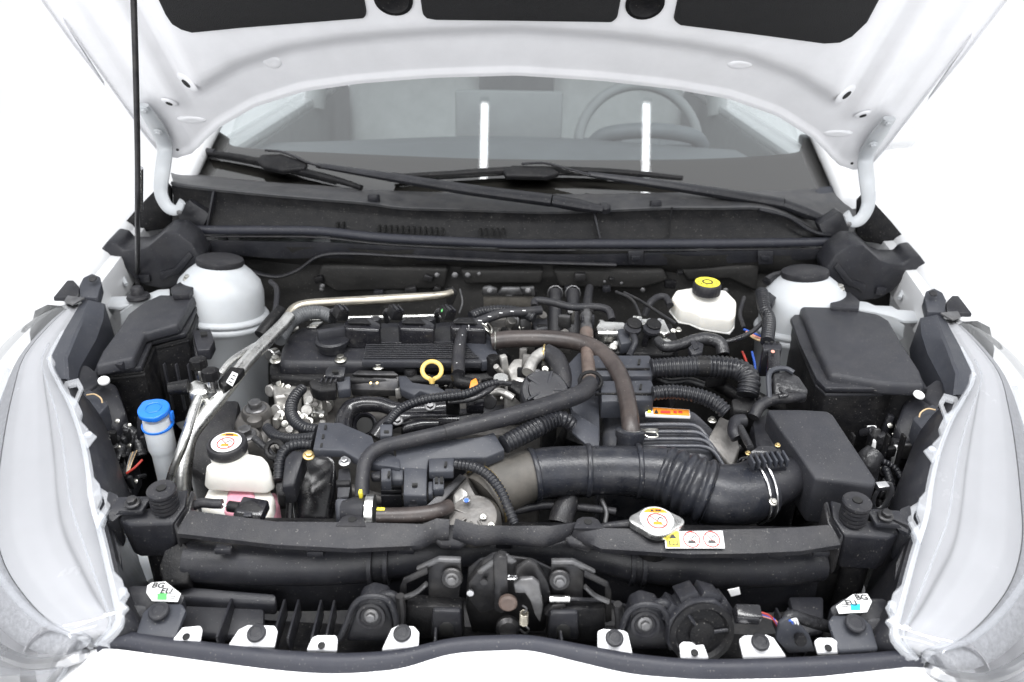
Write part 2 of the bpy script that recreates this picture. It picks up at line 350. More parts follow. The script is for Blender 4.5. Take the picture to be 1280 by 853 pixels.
# ================================================================== setting: white studio
def sheet(x0, x1, y0, y1, z, n=2):
    return MB().grid([[V((x0+(x1-x0)*i/n, y0+(y1-y0)*j/n, z)) for i in range(n+1)] for j in range(n+1)])
_prof = [(-14, 0)]+[(9+2.5*math.sin(a*math.pi/20), 2.5-2.5*math.cos(a*math.pi/20)) for a in range(11)]+[(11.5, 7.0)]
struct('studio_floor', MB().grid([[V((x, y, z)) for x in (-16, 0, 16)] for y, z in _prof]), 'floor')
for i, (x, lab) in enumerate(((-0.19, 'ceiling tube mirrored as a white bar in the windscreen beside the display hump'), (0.80, 'ceiling tube mirrored as a white bar in front of the steering wheel'))):
    t = thing('ceiling_tube_light', lab, 'tube light', (x, 1.85, 3.0), 'ceiling tubes above the windscreen')
    build('glowing_tube', MB().tube([V((x, 1.50, 3.0)), V((x, 2.15 if x < 0 else 2.22, 3.0))], 0.022, 14, 4), 'tube_glow', t)
    for ye in (1.485, 2.165 if x < 0 else 2.235): build('end_cap', MB().box((x, ye, 3.0), (0.06, 0.03, 0.06)), 'label_white', t)

# ================================================================== car body shell
body = thing('car', 'white car with its engine bay open, seen from the front', 'car', (0, 0.5, 0.0))
def both(name, mb, m, parent=None, **k):
    a = build(name, mb, m, parent or body, **k); b = build(name, mb.mirror(), m, parent or body, **k); return a, b
# fender: cross-sections from inner gutter over the crest and down the outside
fy = [(0.60, -0.772, 0.905), (0.72, -0.785, 0.925), (0.86, -0.795, 0.945), (1.0, -0.80, 0.965), (1.2, -0.81, 0.985), (1.5, -0.82, 1.0)]
rows = []
for (y, x, z) in fy:
    rows.append([V((x+0.030, y, z-0.075)), V((x+0.026, y, z-0.020)), V((x+0.024, y, z-0.012)), V((x+0.004, y, z-0.010)), V((x, y, z-0.004)), V((x-0.008, y, z+0.002)), V((x-0.03, y, z+0.004)), V((x-0.055, y, z-0.008)), V((x-0.075, y, z-0.05)), V((x-0.085, y, z-0.12)), V((x-0.09, y, z-0.45))])
both('fender', MB().grid(rows, 0.0012), 'paint')
# engine bay tub
both('inner_apron', MB().grid([[V((-0.735+0.02*(k == 2), y, z)) for k, z in enumerate((0.40, 0.66, 0.80))] for y in (0.55, 0.65, 0.75, 0.95)], 0.002), 'plastic_dark')
build('undertray', sheet(-0.80, 0.80, 0.02, 1.0, 0.42), 'undertray', body)
fw = []
for z, y in ((0.42, 0.86), (0.70, 0.87), (0.82, 0.88), (0.88, 0.90), (0.905, 0.875), (0.93, 0.87)):
    fw.append([V((x, y+0.015*math.sin(x*9+z*8)+0.008*math.sin(x*31), z)) for x in [i*0.05-0.80 for i in range(33)]])
build('firewall', MB().grid(fw), 'firewall', body)
for pts in ([(400, 332), (560, 336), (556, 362), (420, 366), (396, 352)], [(690, 338), (830, 338), (836, 352), (800, 362), (700, 360)], [(575, 338), (680, 338), (676, 356), (580, 356)], [(850, 336), (950, 332), (946, 366), (912, 350), (860, 352)]):
    build('insulation_panel', MB().prism(QS(pts, 0.862), (0, 0.03, 0), 0.007, 3), 'firewall', body)
# cowl lip with curved flange under the weather seal
def ribbon(top, bot, th=0.003, n=6):
    a, b = catmull(top, n), catmull(bot, n); return MB().grid([a, [(p+q)/2+V((0, -0.002, 0.001)) for p, q in zip(a, b)], b], th)
build('cowl_flange', ribbon(QS([(255, 300), (340, 302), (430, 304), (560, 312), (700, 318), (860, 315), (1000, 312), (1060, 312)], 0.865), QS([(262, 314), (340, 322), (410, 322), (560, 326), (700, 330), (860, 330), (1000, 324), (1050, 322)], 0.868)), 'plastic', body)
build('flange_gutter', MB().tube(QS([(296, 322), (312, 338), (345, 346), (372, 338), (400, 320), (440, 317), (520, 321), (640, 327), (770, 331)], 0.855), 0.006, 8, 8, flat=0.6), 'rubber', body)
for px in (795, 957):
    build('seal_clip', prismQ([(px-10, 314), (px+10, 314), (px+9, 331), (px-9, 331)], 0.852, 0.006, 0.002).join(prismQ([(px-6, 320), (px+6, 320), (px+5, 326), (px-5, 326)], 0.848, 0.006, 0.001)), 'plastic', body)
# strut towers
def tower(px, py, pyb, side):
    top = P(px, py, 0.935)
    ax = V((0.10*side, 0.10, 1)).normalized()
    prof = [(0.094, -0.32), (0.092, -0.118), (0.0955, -0.115), (0.096, -0.110), (0.0945, -0.106), (0.0905, -0.104), (0.0945, -0.101), (0.095, -0.097), (0.092, -0.093), (0.086, -0.091), (0.084, -0.05), (0.078, -0.032), (0.062, -0.015), (0.047, -0.003), (0.043, 0.0)]
    prof = [(a*0.94, b) for a, b in prof]
    t = build('strut_tower', MB().lathe(prof, top, ax, 40), 'paint_bay', body, sharp=60)
    build('dome_cap', MB().lathe([(0.041, -0.003), (0.0435, 0.004), (0.042, 0.010), (0.036, 0.013), (0.014, 0.014)], top, ax, 32), 'rubber', t)
    return t
tl = tower(275, 330, 450, 1); tr = tower(1006, 345, 470, -1)
build('tower_bracket', prismP([(240, 350), (262, 350), (263, 355), (244, 357), (236, 367), (216, 368), (213, 360), (225, 352)], 0.915, 0.012, 0.002), 'plastic', tl)
bolt(tl, 235, 349, 0.92, 12); 
build('tower_bracket', prismP([(957, 365), (1000, 364), (1000, 369), (970, 372), (966, 380), (957, 378)], 0.905, 0.014, 0.002), 'plastic', tr)
build('tower_bracket', prismP([(1020, 364), (1062, 365), (1075, 376), (1074, 386), (1040, 384), (1036, 372)], 0.912, 0.012, 0.002), 'plastic', tr)
bolt(tr, 995, 362, 0.915, 13); bolt(tr, 1049, 361, 0.92, 13)
# white apron ledge with the prop-rod socket, seen between bracket and fuse box
for sgn in (0, 1):
    led = [(130, 381, .875), (132, 372, .88), (140, 352, .89), (146, 335, .905), (150, 331, .905), (130, 333, .905), (118, 345, .90), (112, 360, .895)]
    arm = [(132, 371, .876), (160, 370, .876), (167, 366, .878), (188, 366, .878), (198, 362, .88), (212, 361, .88), (212, 372, .876), (188, 374, .874), (170, 378, .872), (150, 384, .868), (131, 383, .868)]
    for pts, nm in ((arm, 'apron_ledge'), (led, 'apron_flange')):
        m_ = MB().prism(PS(pts), 0.006, 0.0015)
        build(nm, m_ if sgn == 0 else m_.mirror(), 'paint_bay', body)
    m_ = MB().tube(PS([(136, 352, .892), (145, 343, .893), (152, 344, .89), (158, 356, .88)]), 0.004, 8, 6)
    build('ledge_stay', m_ if sgn == 0 else m_.mirror(), 'paint_bay', body)
    m_ = MB().prism(PS([(150, 390, .87), (166, 380, .872), (186, 376, .872), (185, 384, .86), (170, 395, .85), (157, 408, .83), (151, 404, .83)]), 0.004, 0.001)
    build('apron_lip', m_ if sgn == 0 else m_.mirror(), 'paint_bay', body)
    # black sound-block foam between fender and cowl
    m_ = MB().prism(QS([(121, 318), (134, 302), (146, 305), (153, 313), (172, 313), (184, 309), (205, 291), (222, 291), (240, 305), (252, 325), (246, 345), (225, 358), (205, 362), (182, 358), (165, 347), (150, 330), (130, 334)], 0.80), (0, 0.06, 0.01), 0.005)
    m_.join(MB().prism(QS([(200, 341), (218, 336), (236, 315), (241, 321), (224, 343), (212, 346), (204, 352), (200, 350)], 0.795), (0, 0.01, 0), 0.002))
    m_.join(MB().prism(QS([(173, 344), (186, 344), (188, 353), (176, 354)], 0.794), (0, 0.012, 0), 0.002))
    build('fender_seal_block', m_ if sgn == 0 else m_.mirror(), 'plastic', body)
    # dark inner splash panel between fender crest and hinge
    m_ = MB().prism(QS([(157, 277), (170, 262), (205, 226), (214, 236), (214, 286), (196, 288), (168, 292)], 0.925), (0, 0.01, 0), 0.002)
    build('splash_panel', m_ if sgn == 0 else m_.mirror(), 'plastic_dark', body)
# ---- windscreen: raked, bowed forward in the middle
def glass_y0(x): return 0.985+0.20*x*x
def glass_z(x, y): return 1.0+0.53*(y-glass_y0(x))
def Wp(px, py, off=0.0):
    d = ray(px, py); lo, hi = 0.5, 6.0
    for _ in range(50):
        t = (lo+hi)/2; p = CAM+d*t
        if p.z-off > glass_z(p.x, p.y): lo = t
        else: hi = t
    return CAM+d*lo
def wrow(sl): return [V((x, glass_y0(x)+sl, glass_z(x, glass_y0(x)+sl))) for x in [(-0.72+i*0.06)*(1-0.12*sl) for i in range(25)]]
ws = build('windscreen', MB().grid([wrow(s_) for s_ in (-0.06, 0.05, 0.2, 0.35, 0.5, 0.65, 0.8)]), 'windscreen', body, sharp=80)
fr = catmull([Wp(*a) for a in ((232, 176), (262, 160), (285, 170), (300, 182), (440, 190), (640, 197), (860, 197), (985, 190), (1002, 182), (1010, 170), (1052, 192))], 6)
low = [V((p.x, glass_y0(p.x)-0.05, 0)) for p in fr]
for p in low: p.z = glass_z(p.x, p.y)
dn = V((0, 0.003, -0.005))
build('black_glass_border', MB().grid([[p+dn for p in fr], [(p+q)/2+dn for p, q in zip(fr, low)], [q+dn for q in low]]), 'frit', ws)
# A-pillars, roof, doors
both('a_pillar', MB().tube([V((-0.745, 1.02, 0.97)), V((-0.735, 1.12, 1.04)), V((-0.70, 1.45, 1.22)), V((-0.64, 1.85, 1.42)), V((-0.60, 2.1, 1.49))], 0.028, 12, 6), 'paint')
build('roof', MB().grid([[V((x, y, 1.50+0.03*math.cos(x*2)+(y-2)*0.02*(3-y))) for x in (-.62, -.3, 0, .3, .62)] for y in (1.75, 2.0, 2.5, 3.0, 3.5)], 0.02), 'cabin_light', body)
both('door', MB().box((-0.76, 1.95, 0.75), (0.06, 1.5, 0.56), bevel=0.02).join(MB().box((-0.72, 1.95, 1.02), (0.05, 1.5, 0.03), bevel=0.01)), 'paint')
both('door_trim', MB().box((-0.705, 1.95, 0.80), (0.035, 1.45, 0.42), bevel=0.012), 'cabin')
for y0 in (2.12, 3.0): both('door_pillar', MB().tube([V((-0.70, y0, 1.0)), V((-0.66, y0+0.06, 1.28)), V((-0.61, y0+0.10, 1.5))], 0.035, 10, 4), 'cabin_light')
for (y0, y1) in ((1.32, 2.08), (2.20, 2.95)):
    both('side_window', MB().grid([[V((-0.725, y0, 1.03)), V((-0.725, y1, 1.03))], [V((-0.63, y0+0.45*(y0 < 2), 1.48)), V((-0.63, y1+0.05, 1.48))]]), 'window')
build('cabin_floor', sheet(-0.8, 0.8, 1.1, 3.6, 0.45), 'cabin', body)
build('tailgate', MB().box((0, 3.55, 0.8), (1.5, 0.06, 0.8)).join(MB().box((-0.6, 3.5, 1.35), (0.14, 0.06, 0.4))).join(MB().box((0.6, 3.5, 1.35), (0.14, 0.06, 0.4))), 'cabin', body)
# front bumper skin
lipL = [(0, 846, .655), (60, 838, .69), (118, 812, .757), (200, 819, .757), (295, 828, .757), (430, 835, .757), (500, 829, .758), (564, 816, .76), (626, 813, .76), (667, 814, .76), (729, 824, .758), (790, 834, .757), (860, 843, .757), (1000, 839, .757), (1152, 823, .757), (1215, 848, .69), (1280, 858, .655)]
lip = catmull(PS(lipL), 5)
build('front_bumper', MB().grid([lip]+[[V((p.x*(1+0.02*k), p.y-0.03*k-0.012*k*k, p.z-0.006*k-0.012*k*k)) for p in lip] for k in range(1, 7)]), 'paint', body, sharp=80)
# door mirror peeping out past the hood corner
dm = thing('door_mirror', 'grey door mirror tip showing past the hood corner by the steering wheel side', 'mirror', (0.93, 1.42, 1.02))
build('mirror_shell', MB().tube([V((0.84, 1.45, 1.055)), V((0.90, 1.43, 1.07)), V((0.97, 1.42, 1.075)), V((1.03, 1.43, 1.06))], [0.03, 0.055, 0.055, 0.03], 16, 6, flat=0.8), 'paint', dm)
build('mirror_foot', MB().box((0.81, 1.46, 1.045), (0.10, 0.05, 0.025), bevel=0.006), 'plastic', dm)

# ================================================================== cabin things
d_ = thing('dashboard', 'grey dashboard seen through the windscreen, with a raised display hump', 'dashboard', (0, 1.4, 0.6))
build('dash_top', MB().grid([[V((x, y-0.06*abs(x), z+0.012*math.cos(x*4))) for x in [i*0.12-0.70 for i in range(12)]] for y, z in ((1.10, 0.99), (1.25, 1.005), (1.45, 1.015), (1.60, 1.005), (1.68, 0.96), (1.70, 0.75))], 0.01), 'dash', d_)
build('display', MB().box((-0.02, 1.60, 1.075), (0.30, 0.025, 0.13), (-0.1, 0, 0), 0.008), 'cabin', d_)
build('instrument_hood', MB().tube([V((0.22, 1.62, 0.99)), V((0.26, 1.60, 1.025)), V((0.38, 1.59, 1.04)), V((0.50, 1.60, 1.025)), V((0.54, 1.62, 0.99))], 0.022, 12, 6), 'dash', d_)
sw = thing('steering_wheel', 'dark steering wheel rim behind the windscreen', 'steering wheel', (0.38, 1.78, 0.8))
cw = V((0.38, 1.78, 0.96)); nw = V((0, -0.9, 0.42)); u_, v_, _n = frame_of(nw)
build('rim', MB().tube([cw+(u_*math.cos(a*math.pi/12)+v_*math.sin(a*math.pi/12))*0.185 for a in range(24)], 0.016, 12, 2, closed=True), 'cabin', sw)
build('hub', cyl(cw, 0.06, 0.03, nw), 'dash', sw); build('spoke', MB().box(cw, (0.36, 0.03, 0.03), (0.4, 0, 0)), 'dash', sw)
for x in (-0.38, 0.38):
    s_ = build('seat', MB().box((x, 2.32, 0.90), (0.48, 0.14, 0.66), (-0.25, 0, 0), 0.06, 4), 'cabin_light', body)
    build('cushion', MB().box((x, 2.05, 0.62), (0.48, 0.5, 0.16), (0, 0, 0), 0.06, 4), 'cabin_light', s_)
    build('headrest', MB().box((x, 2.42, 1.30), (0.26, 0.10, 0.18), (-0.2, 0, 0), 0.04, 4), 'cabin_light', s_)

# ================================================================== hood, opened
HA = R(50.0); HS = V((0, -math.cos(HA), math.sin(HA))); HN = V((0, -math.sin(HA), -math.cos(HA))); H0 = V((0, 0.95, 1.11))
def Hp(px, py, off=0.0):
    d = ray(px, py); o = H0+HN*off; t = (o-CAM).dot(HN)/d.dot(HN); return CAM+d*t
def Ht(p): return (p-H0).dot(HS)
edge = [(54, 0), (82, 27), (102, 65), (136, 116), (167, 160), (195, 186), (222, 197), (240, 192), (258, 172), (275, 157), (320, 131), (380, 112), (450, 102), (540, 95), (640, 92)]
eL = [Hp(*a) for a in edge]; exs = [(-p.x, Ht(p)) for p in eL]; exs = [(0.765, 0.66)]+exs
exs.sort()
def te(x):
    x = abs(x)
    for (a, ta), (b, tb) in zip(exs, exs[1:]):
        if a <= x <= b: return ta+(tb-ta)*(x-a)/max(1e-6, b-a)
    return exs[-1][1] if x > exs[-1][0] else exs[0][1]
def sm(x): x = min(1, max(0, x)); return x*x*(3-2*x)
def hd(x, t):
    e = t-te(x); ax = abs(x)
    d = 0.005*(1-sm((e-0.010)/0.006))                                  # hem
    d += 0.022*sm((e-0.085)/0.05)*(1-sm((ax-0.56)/0.05))               # pressed inner frame
    d += 0.012*sm((ax-0.605)/0.02)*(1-sm((ax-0.66)/0.02))*sm((t-0.10)/0.06)
    d -= 0.004*sm((ax-0.64)/0.01)*(1-sm((ax-0.69)/0.02))
    return d
hood = thing('hood', 'white car hood propped open above the engine, its underside towards the viewer', 'hood', (0, 0.95, 1.05))
cols = sorted(set([round(s*(0.765 if k == 70 else 0.765*math.sin(k/70*math.pi/2)), 4) for k in range(71) for s in (-1, 1)]))
hrows = []
for i in range(46):
    f = (i/45)**1.5; r_ = []
    for x in cols:
        t0 = te(x); t = t0+(0.78-t0)*f; r_.append(H0+V((x, 0, 0))+HS*t+HN*hd(x, t))
    hrows.append(r_)
build('inner_panel', MB().grid(hrows), 'paint_inner', hood, sharp=70)
orow = []
for i in range(14):
    f = i/13; orow.append([H0+V((x, 0, 0))+HS*(te(x)-0.004+(0.784-te(x))*f)-HN*(0.010+0.035*math.sin(math.pi*f*0.5)*(1-(x/0.8)**2)) for x in cols])
build('outer_skin', MB().grid(orow), 'paint', hood, sharp=70)
def hpoly(pts, off, th, m, name, bev=0.004, ext=None):
    q = [Hp(a, b, off) for a, b in pts]
    if ext: q = [p if b > 0.5 else p+HS*ext for p, (a, b) in zip(q, pts)]
    return build(name, MB().prism(q, -HN*th, bev, 3), m, hood)
hpoly([(203, 0), (206, 20), (214, 32), (226, 39), (240, 43), (300, 37), (455, 25), (458, 20), (457, 0)], 0.030, 0.014, 'felt', 'insulation_pad', 0.006, 0.22)
hpoly([(522, 0), (528, 20), (533, 25), (545, 27), (640, 28), (765, 30), (772, 24), (778, 0)], 0.030, 0.014, 'felt', 'insulation_pad', 0.006, 0.22)
hpoly([(842, 0), (842, 28), (850, 34), (940, 45), (1030, 57), (1050, 56), (1066, 48), (1085, 30), (1098, 0)], 0.030, 0.014, 'felt', 'insulation_pad', 0.006, 0.22)
for px, py in ((492, -3), (806, 2)):
    p = Hp(px, py, 0.020); build('panel_opening', MB().lathe([(0.026, 0), (0.030, 0.003), (0.030, 0.006), (0.024, 0.007), (0.02, 0.004)], p, HN, 28), 'plastic_dark', hood)
for px, py, r_ in ((235, 99, 0.0085), (213, 124, 0.0060)):
    for q in (Hp(px, py, 0), MX(Hp(px, py, 0))):
        t_ = Ht(q); d0 = hd(q.x, t_); nB = (HN-V((1, 0, 0))*(hd(q.x+.01, t_)-hd(q.x-.01, t_))/.02-HS*(hd(q.x, t_+.01)-hd(q.x, t_-.01))/.02).normalized(); q = q+HN*d0
        build('boss', MB().lathe([(r_*2.6, 0), (r_*2.2, 0.0022), (r_*1.5, 0.0030), (r_*1.15, 0.0030)], q, nB, 28), 'paint_inner', hood, sharp=80)
        build('hole', disc(q+nB*0.0026, nB, r_*1.05, 0.0012), 'undertray', hood)
def boss(px, py, rx, ry, h=0.004, rot=0.0):
    q = Hp(px, py, 0); q = q+HN*(hd(q.x, Ht(q))-0.0015); rows = []
    for rr, hh in ((1.0, 0), (0.86, 0.7), (0.7, 1.0), (0.35, 0.9), (0.02, 0.85)):
        rows.append([q+V((math.cos(a*math.pi/16)*rx*rr, 0, 0))+HS*(math.sin(a*math.pi/16)*ry*rr)+HN*(h*hh) for a in range(33)])
    build('pressing', MB().grid(rows), 'paint_inner', hood, sharp=80)
boss(340, 77, 0.018, 0.018); boss(240, 150, 0.030, 0.010); boss(1047, 167, 0.030, 0.010); boss(925, 81, 0.024, 0.010)
for px, py in ((222, 187), (201, 29), (1065, 204)):
    build('drain_hole', disc(Hp(px, py, 0.004), HN, 0.0028, 0.002), 'undertray', hood)
for sgn in (0, 1):                                                     # hinges
    pts = [Hp(178, 132, 0.012), Hp(196, 160, 0.012), Hp(206, 184, 0.012), Q(203, 215, 0.900), Q(201, 240, 0.890), Q(209, 258, 0.880), Q(221, 263, 0.872), Q(228, 252, 0.872)]
    hm = MB().tube(pts, [0.012, 0.016, 0.016, 0.015, 0.015, 0.014, 0.012, 0.009], 14, 8, flat=0.55)
    if sgn: hm = hm.mirror()
    hg = build('hinge', hm, 'paint_bay', hood)
    for (a, b) in ((180, 137), (198, 165)):
        p = Hp(a, b, 0.022); p = MX(p) if sgn else p; boltp(hg, p, 0.0085, 'paint_bay', HN)
    p = Q(224, 266, 0.862); p = MX(p) if sgn else p; boltp(hg, p, 0.005, 'steel_worn', (0, -1, 0.2), 'pivot_pin')
# ---- prop rod
rod = thing('hood_prop_rod', 'thin dark metal prop rod holding the hood up, standing in a rubber grommet', 'prop rod', P(172, 352, 0.885))
rp = [P(172, 356, 0.875), P(172, 340, 0.895), Q(172, 280, 0.60), Q(172, 200, 0.57), Q(170, 100, 0.53), Q(167, 0, 0.50), Q(165, -60, 0.48)]
build('rod', MB().tube(rp, 0.0042, 12, 8), 'steel_dark', rod)
build('sleeve', MB().tube([Q(174, 262, 0.600), Q(174, 210, 0.582)], 0.0060, 12, 2), 'steel', rod)
build('grommet', MB().lathe([(0.020, -0.004), (0.021, 0.0), (0.019, 0.004), (0.012, 0.006), (0.011, 0.016), (0.008, 0.020)], P(173, 371, 0.880), (0, 0, 1), 28), 'rubber', rod)

# ================================================================== cowl panel and wipers
cw_ = thing('cowl_panel', 'black plastic cowl panel below the windscreen with drain slots and front rubber seal', 'cowl panel', (0, 0.93, 0.93))
cx = [214, 227, 269, 340, 400, 460, 505, 580, 640, 700, 780, 832, 900, 949, 984, 1021, 1049, 1070]
seal_y = lambda x: 288+(x-214)*0.0 if x < 390 else (288+(x-390)*0.11 if x < 480 else (298+(x-480)*0.045 if x < 640 else (305 if x < 860 else 305-(x-860)*0.012)))
ridge_y = {214: 229, 227: 232, 269: 237, 340: 244, 400: 249, 460: 254, 505: 260, 580: 262, 640: 264, 700: 265, 780: 262, 832: 260, 900: 260, 949: 260, 984: 269, 1021: 288, 1049: 292, 1070: 293}
top_y = {214: 212, 227: 215, 269: 221, 340: 228, 400: 232, 460: 237, 505: 239, 580: 242, 640: 243, 700: 243, 780: 242, 832: 241, 900: 240, 949: 239, 984: 238, 1021: 236, 1049: 233, 1070: 231}
ridge = catmull([Q(x, ridge_y[x], 0.915) for x in cx], 4); topc = catmull([Wp(x, top_y[x], 0.006) for x in cx], 4)
lowc = catmull([Q(x, seal_y(x)+2, 0.893) for x in cx], 4)
build('cowl_top', MB().grid([topc, [(a*0.5+b*0.5)+V((0, 0, 0.004)) for a, b in zip(topc, ridge)], [b+V((0, 0.010, 0.001)) for b in ridge], [b+V((0, 0.003, 0.003)) for b in ridge], [b+V((0, -0.003, 0.001)) for b in ridge], [b+V((0, -0.001, -0.004)) for b in ridge]]), 'plastic_lit_top', cw_, sharp=45)  # lit upper strip, painted paler than the face below
build('cowl_face', MB().grid([[b+V((0, 0.001, -0.003)) for b in ridge], [b.lerp(a, .3)+V((0, 0.010, 0)) for b, a in zip(ridge, lowc)], [(a+b)/2+V((0, 0.012, 0)) for a, b in zip(ridge, lowc)], lowc]), 'plastic_dark', cw_, sharp=45)  # same plastic as the top, its shade put into a darker colour
build('weather_seal', MB().tube(catmull([Q(x, seal_y(x), 0.885) for x in cx], 3), 0.0095, 14, 1), 'rubber_seal', cw_, sharp=70)
build('seal_lip', MB().tube(catmull([Q(x, seal_y(x)+8, 0.879) for x in cx], 3), 0.0022, 8, 1), 'plastic_dusty', cw_)
def slot(px, py): build('drain_slot', prismQ([(px-1.4, py-3), (px+1.4, py-3), (px+1.4, py+3), (px-1.4, py+3)], 0.8935, 0.02, 0), 'undertray', cw_)
for i in range(12): slot(473+i*7.2, 287+i*0.35)
for px in (421, 428): slot(px, 283)
for px in (600, 607, 615, 622, 629): slot(px, 291.5)
for px, py in ((467, 247), (820, 254)):
    p = Q(px, py, 0.925); build('locating_peg', MB().prism([p+V(a) for a in ((-.012, -.008, .008), (.010, -.008, .009), (.013, .010, .004), (-.012, .010, .004))], 0.018, 0.004), 'plastic', cw_)
for a, b in (((266, 240), (258, 284)), ((743, 268), (750, 298))):
    build('rib', MB().prism([Q(a[0]-1, a[1], .905), Q(a[0]+1.5, a[1], .905), Q(b[0]+1.5, b[1], .885), Q(b[0]-1, b[1], .885)], (0, 0.03, 0), 0.0006), 'plastic', cw_)
build('panel_joint', MB().tube([Q(840, 259, .9105), Q(838, 275, .905), Q(836, 298, .893)], 0.0016, 6, 4), 'plastic_dark', cw_)
for sgn in (0, 1):
    m_ = MB().prism([Wp(214, 225, .012), Wp(222, 214, .014), Wp(262, 220, .016), Wp(268, 224, .014), Wp(262, 233, .012), Wp(240, 235, .010)], (0, -0.004, -0.03), 0.004)
    build('corner_cover', m_ if not sgn else m_.mirror(), 'plastic_grey', cw_)
    m_ = MB().prism([Q(222, 262, .905), Q(236, 250, .905), Q(262, 268, .895), Q(254, 284, .887), Q(224, 282, .887)], (0, 0.03, 0), 0.003)
    build('corner_gusset', m_ if not sgn else m_.mirror(), 'plastic', cw_)
build('cowl_edge_sweep', MB().tube([Q(949, 262, .912), Q(984, 271, .905), Q(1012, 288, .895), Q(1035, 294, .89), Q(1056, 293, .90)], 0.004, 8, 6), 'plastic', cw_)
def wiper(label, bl, con, armp, hook, piv):
    w_ = thing('wiper', label, 'wiper', Wp(piv[0], piv[1], 0), 'windscreen wipers')
    build('blade', MB().tube([Wp(a, b, 0.022) for a, b in bl], [0.007, 0.010, 0.011, 0.010, 0.007], 10, 8, flat=0.8), 'plastic_dark', w_)
    build('rubber_edge', MB().tube([Wp(a, b+4.5, 0.008) for a, b in bl[:-1]], 0.003, 8, 8), 'rubber', w_)
    build('blade_end', MB().tube([Wp(bl[0][0]-1, bl[0][1]-1, 0.022), Wp(bl[0][0]+12, bl[0][1]+1.5, 0.022)], 0.0085, 10, 2), 'plastic', w_)
    cyc_ = sum(b for a, b in con)/len(con)
    build('connector', MB().prism([Wp(a, cyc_-1+(b-cyc_)*0.62, 0.038) for a, b in con], (0, 0.004, -0.012), 0.004, 3), 'plastic_dark', w_)
    build('hook', MB().tube([Wp(a, b, 0.040) for a, b in hook], 0.0042, 10, 8, flat=0.7), 'plastic_gloss', w_)
    build('arm', MB().tube([Wp(a, b, 0.036+k*0.010) for k, (a, b) in enumerate(armp)], [0.008, 0.013, 0.016, 0.018], 12, 8, flat=0.70), 'plastic', w_)
    a, b = armp[-1]
    build('knuckle', MB().tube([Wp(a, b, 0.066), Wp((a*0.6+piv[0]*0.4), (b*0.6+piv[1]*0.4), 0.062), Wp(piv[0], piv[1], 0.052)], [0.018, 0.019, 0.012], 12, 6, flat=0.65), 'plastic', w_)
    build('pivot_cap', MB().lathe([(0.014, 0), (0.013, 0.010), (0.008, 0.014)], Wp(piv[0]+3, piv[1]+1, 0.040), (0, -0.3, 1), 20), 'plastic', w_)
wiper('wiper with its blade tip near the prop rod side hood hinge', [(257, 190), (310, 199), (370, 213), (420, 225), (452, 235)], [(319, 199), (326, 188), (352, 186), (385, 204), (380, 216), (350, 220), (330, 212)], [(397, 207), (490, 222), (590, 238), (690, 251)], [(332, 188), (356, 191), (384, 203), (402, 208)], (752, 262))
wiper('wiper in front of the steering wheel, blade lying across the glass centre', [(492, 221), (560, 218), (650, 213), (760, 215), (853, 223)], [(628, 212), (640, 203), (664, 204), (690, 208), (700, 218), (684, 226), (632, 224)], [(735, 218), (820, 230), (900, 242), (978, 255)], [(652, 205), (680, 204), (704, 210), (738, 219)], (1036, 276))
# ================================================================== headlights
A_px = [(100, 381, .905), (78, 415, .895), (61, 449, .885), (72, 478, .877), (86, 505, .870), (100, 545, .860), (108, 585, .850), (112, 622, .840), (124, 668, .825), (134, 712, .810), (142, 748, .800), (145, 778, .788), (120, 806, .765)]
A = catmull(PS(A_px), 4)
Bk = [V((-.782, .625, .905)), V((-.83, .60, .875)), V((-.872, .55, .83)), V((-.886, .46, .78)), V((-.88, .36, .74)), V((-.86, .25, .70)), V((-.82, .15, .675)), V((-.74, .06, .66)), V((-.64, .0, .66)), V((-.56, -.02, .68)), V((-.505, -.015, .715)), V((-.485, -.002, .742)), V((-.472, .012, .760))]
B = catmull(Bk, 4)
def patch(A, B, bulge, off, n=14, s0=0.0, s1=1.0, steps=None):
    rows = []
    for i, (a, b) in enumerate(zip(A, B)):
        f = i/(len(A)-1); w_ = math.sin(math.pi*min(1, max(0, f)))**0.6
        n_ = V((-0.45, -0.45, 0.77)).normalized(); r_ = []
        for j in range(n+1):
            s_ = s0+(s1-s0)*j/n; r_.append(a.lerp(b, s_)+n_*(bulge*math.sin(math.pi*s_)*w_+off*w_+(steps(s_) if steps else 0)*w_))
        rows.append(r_)
    return rows
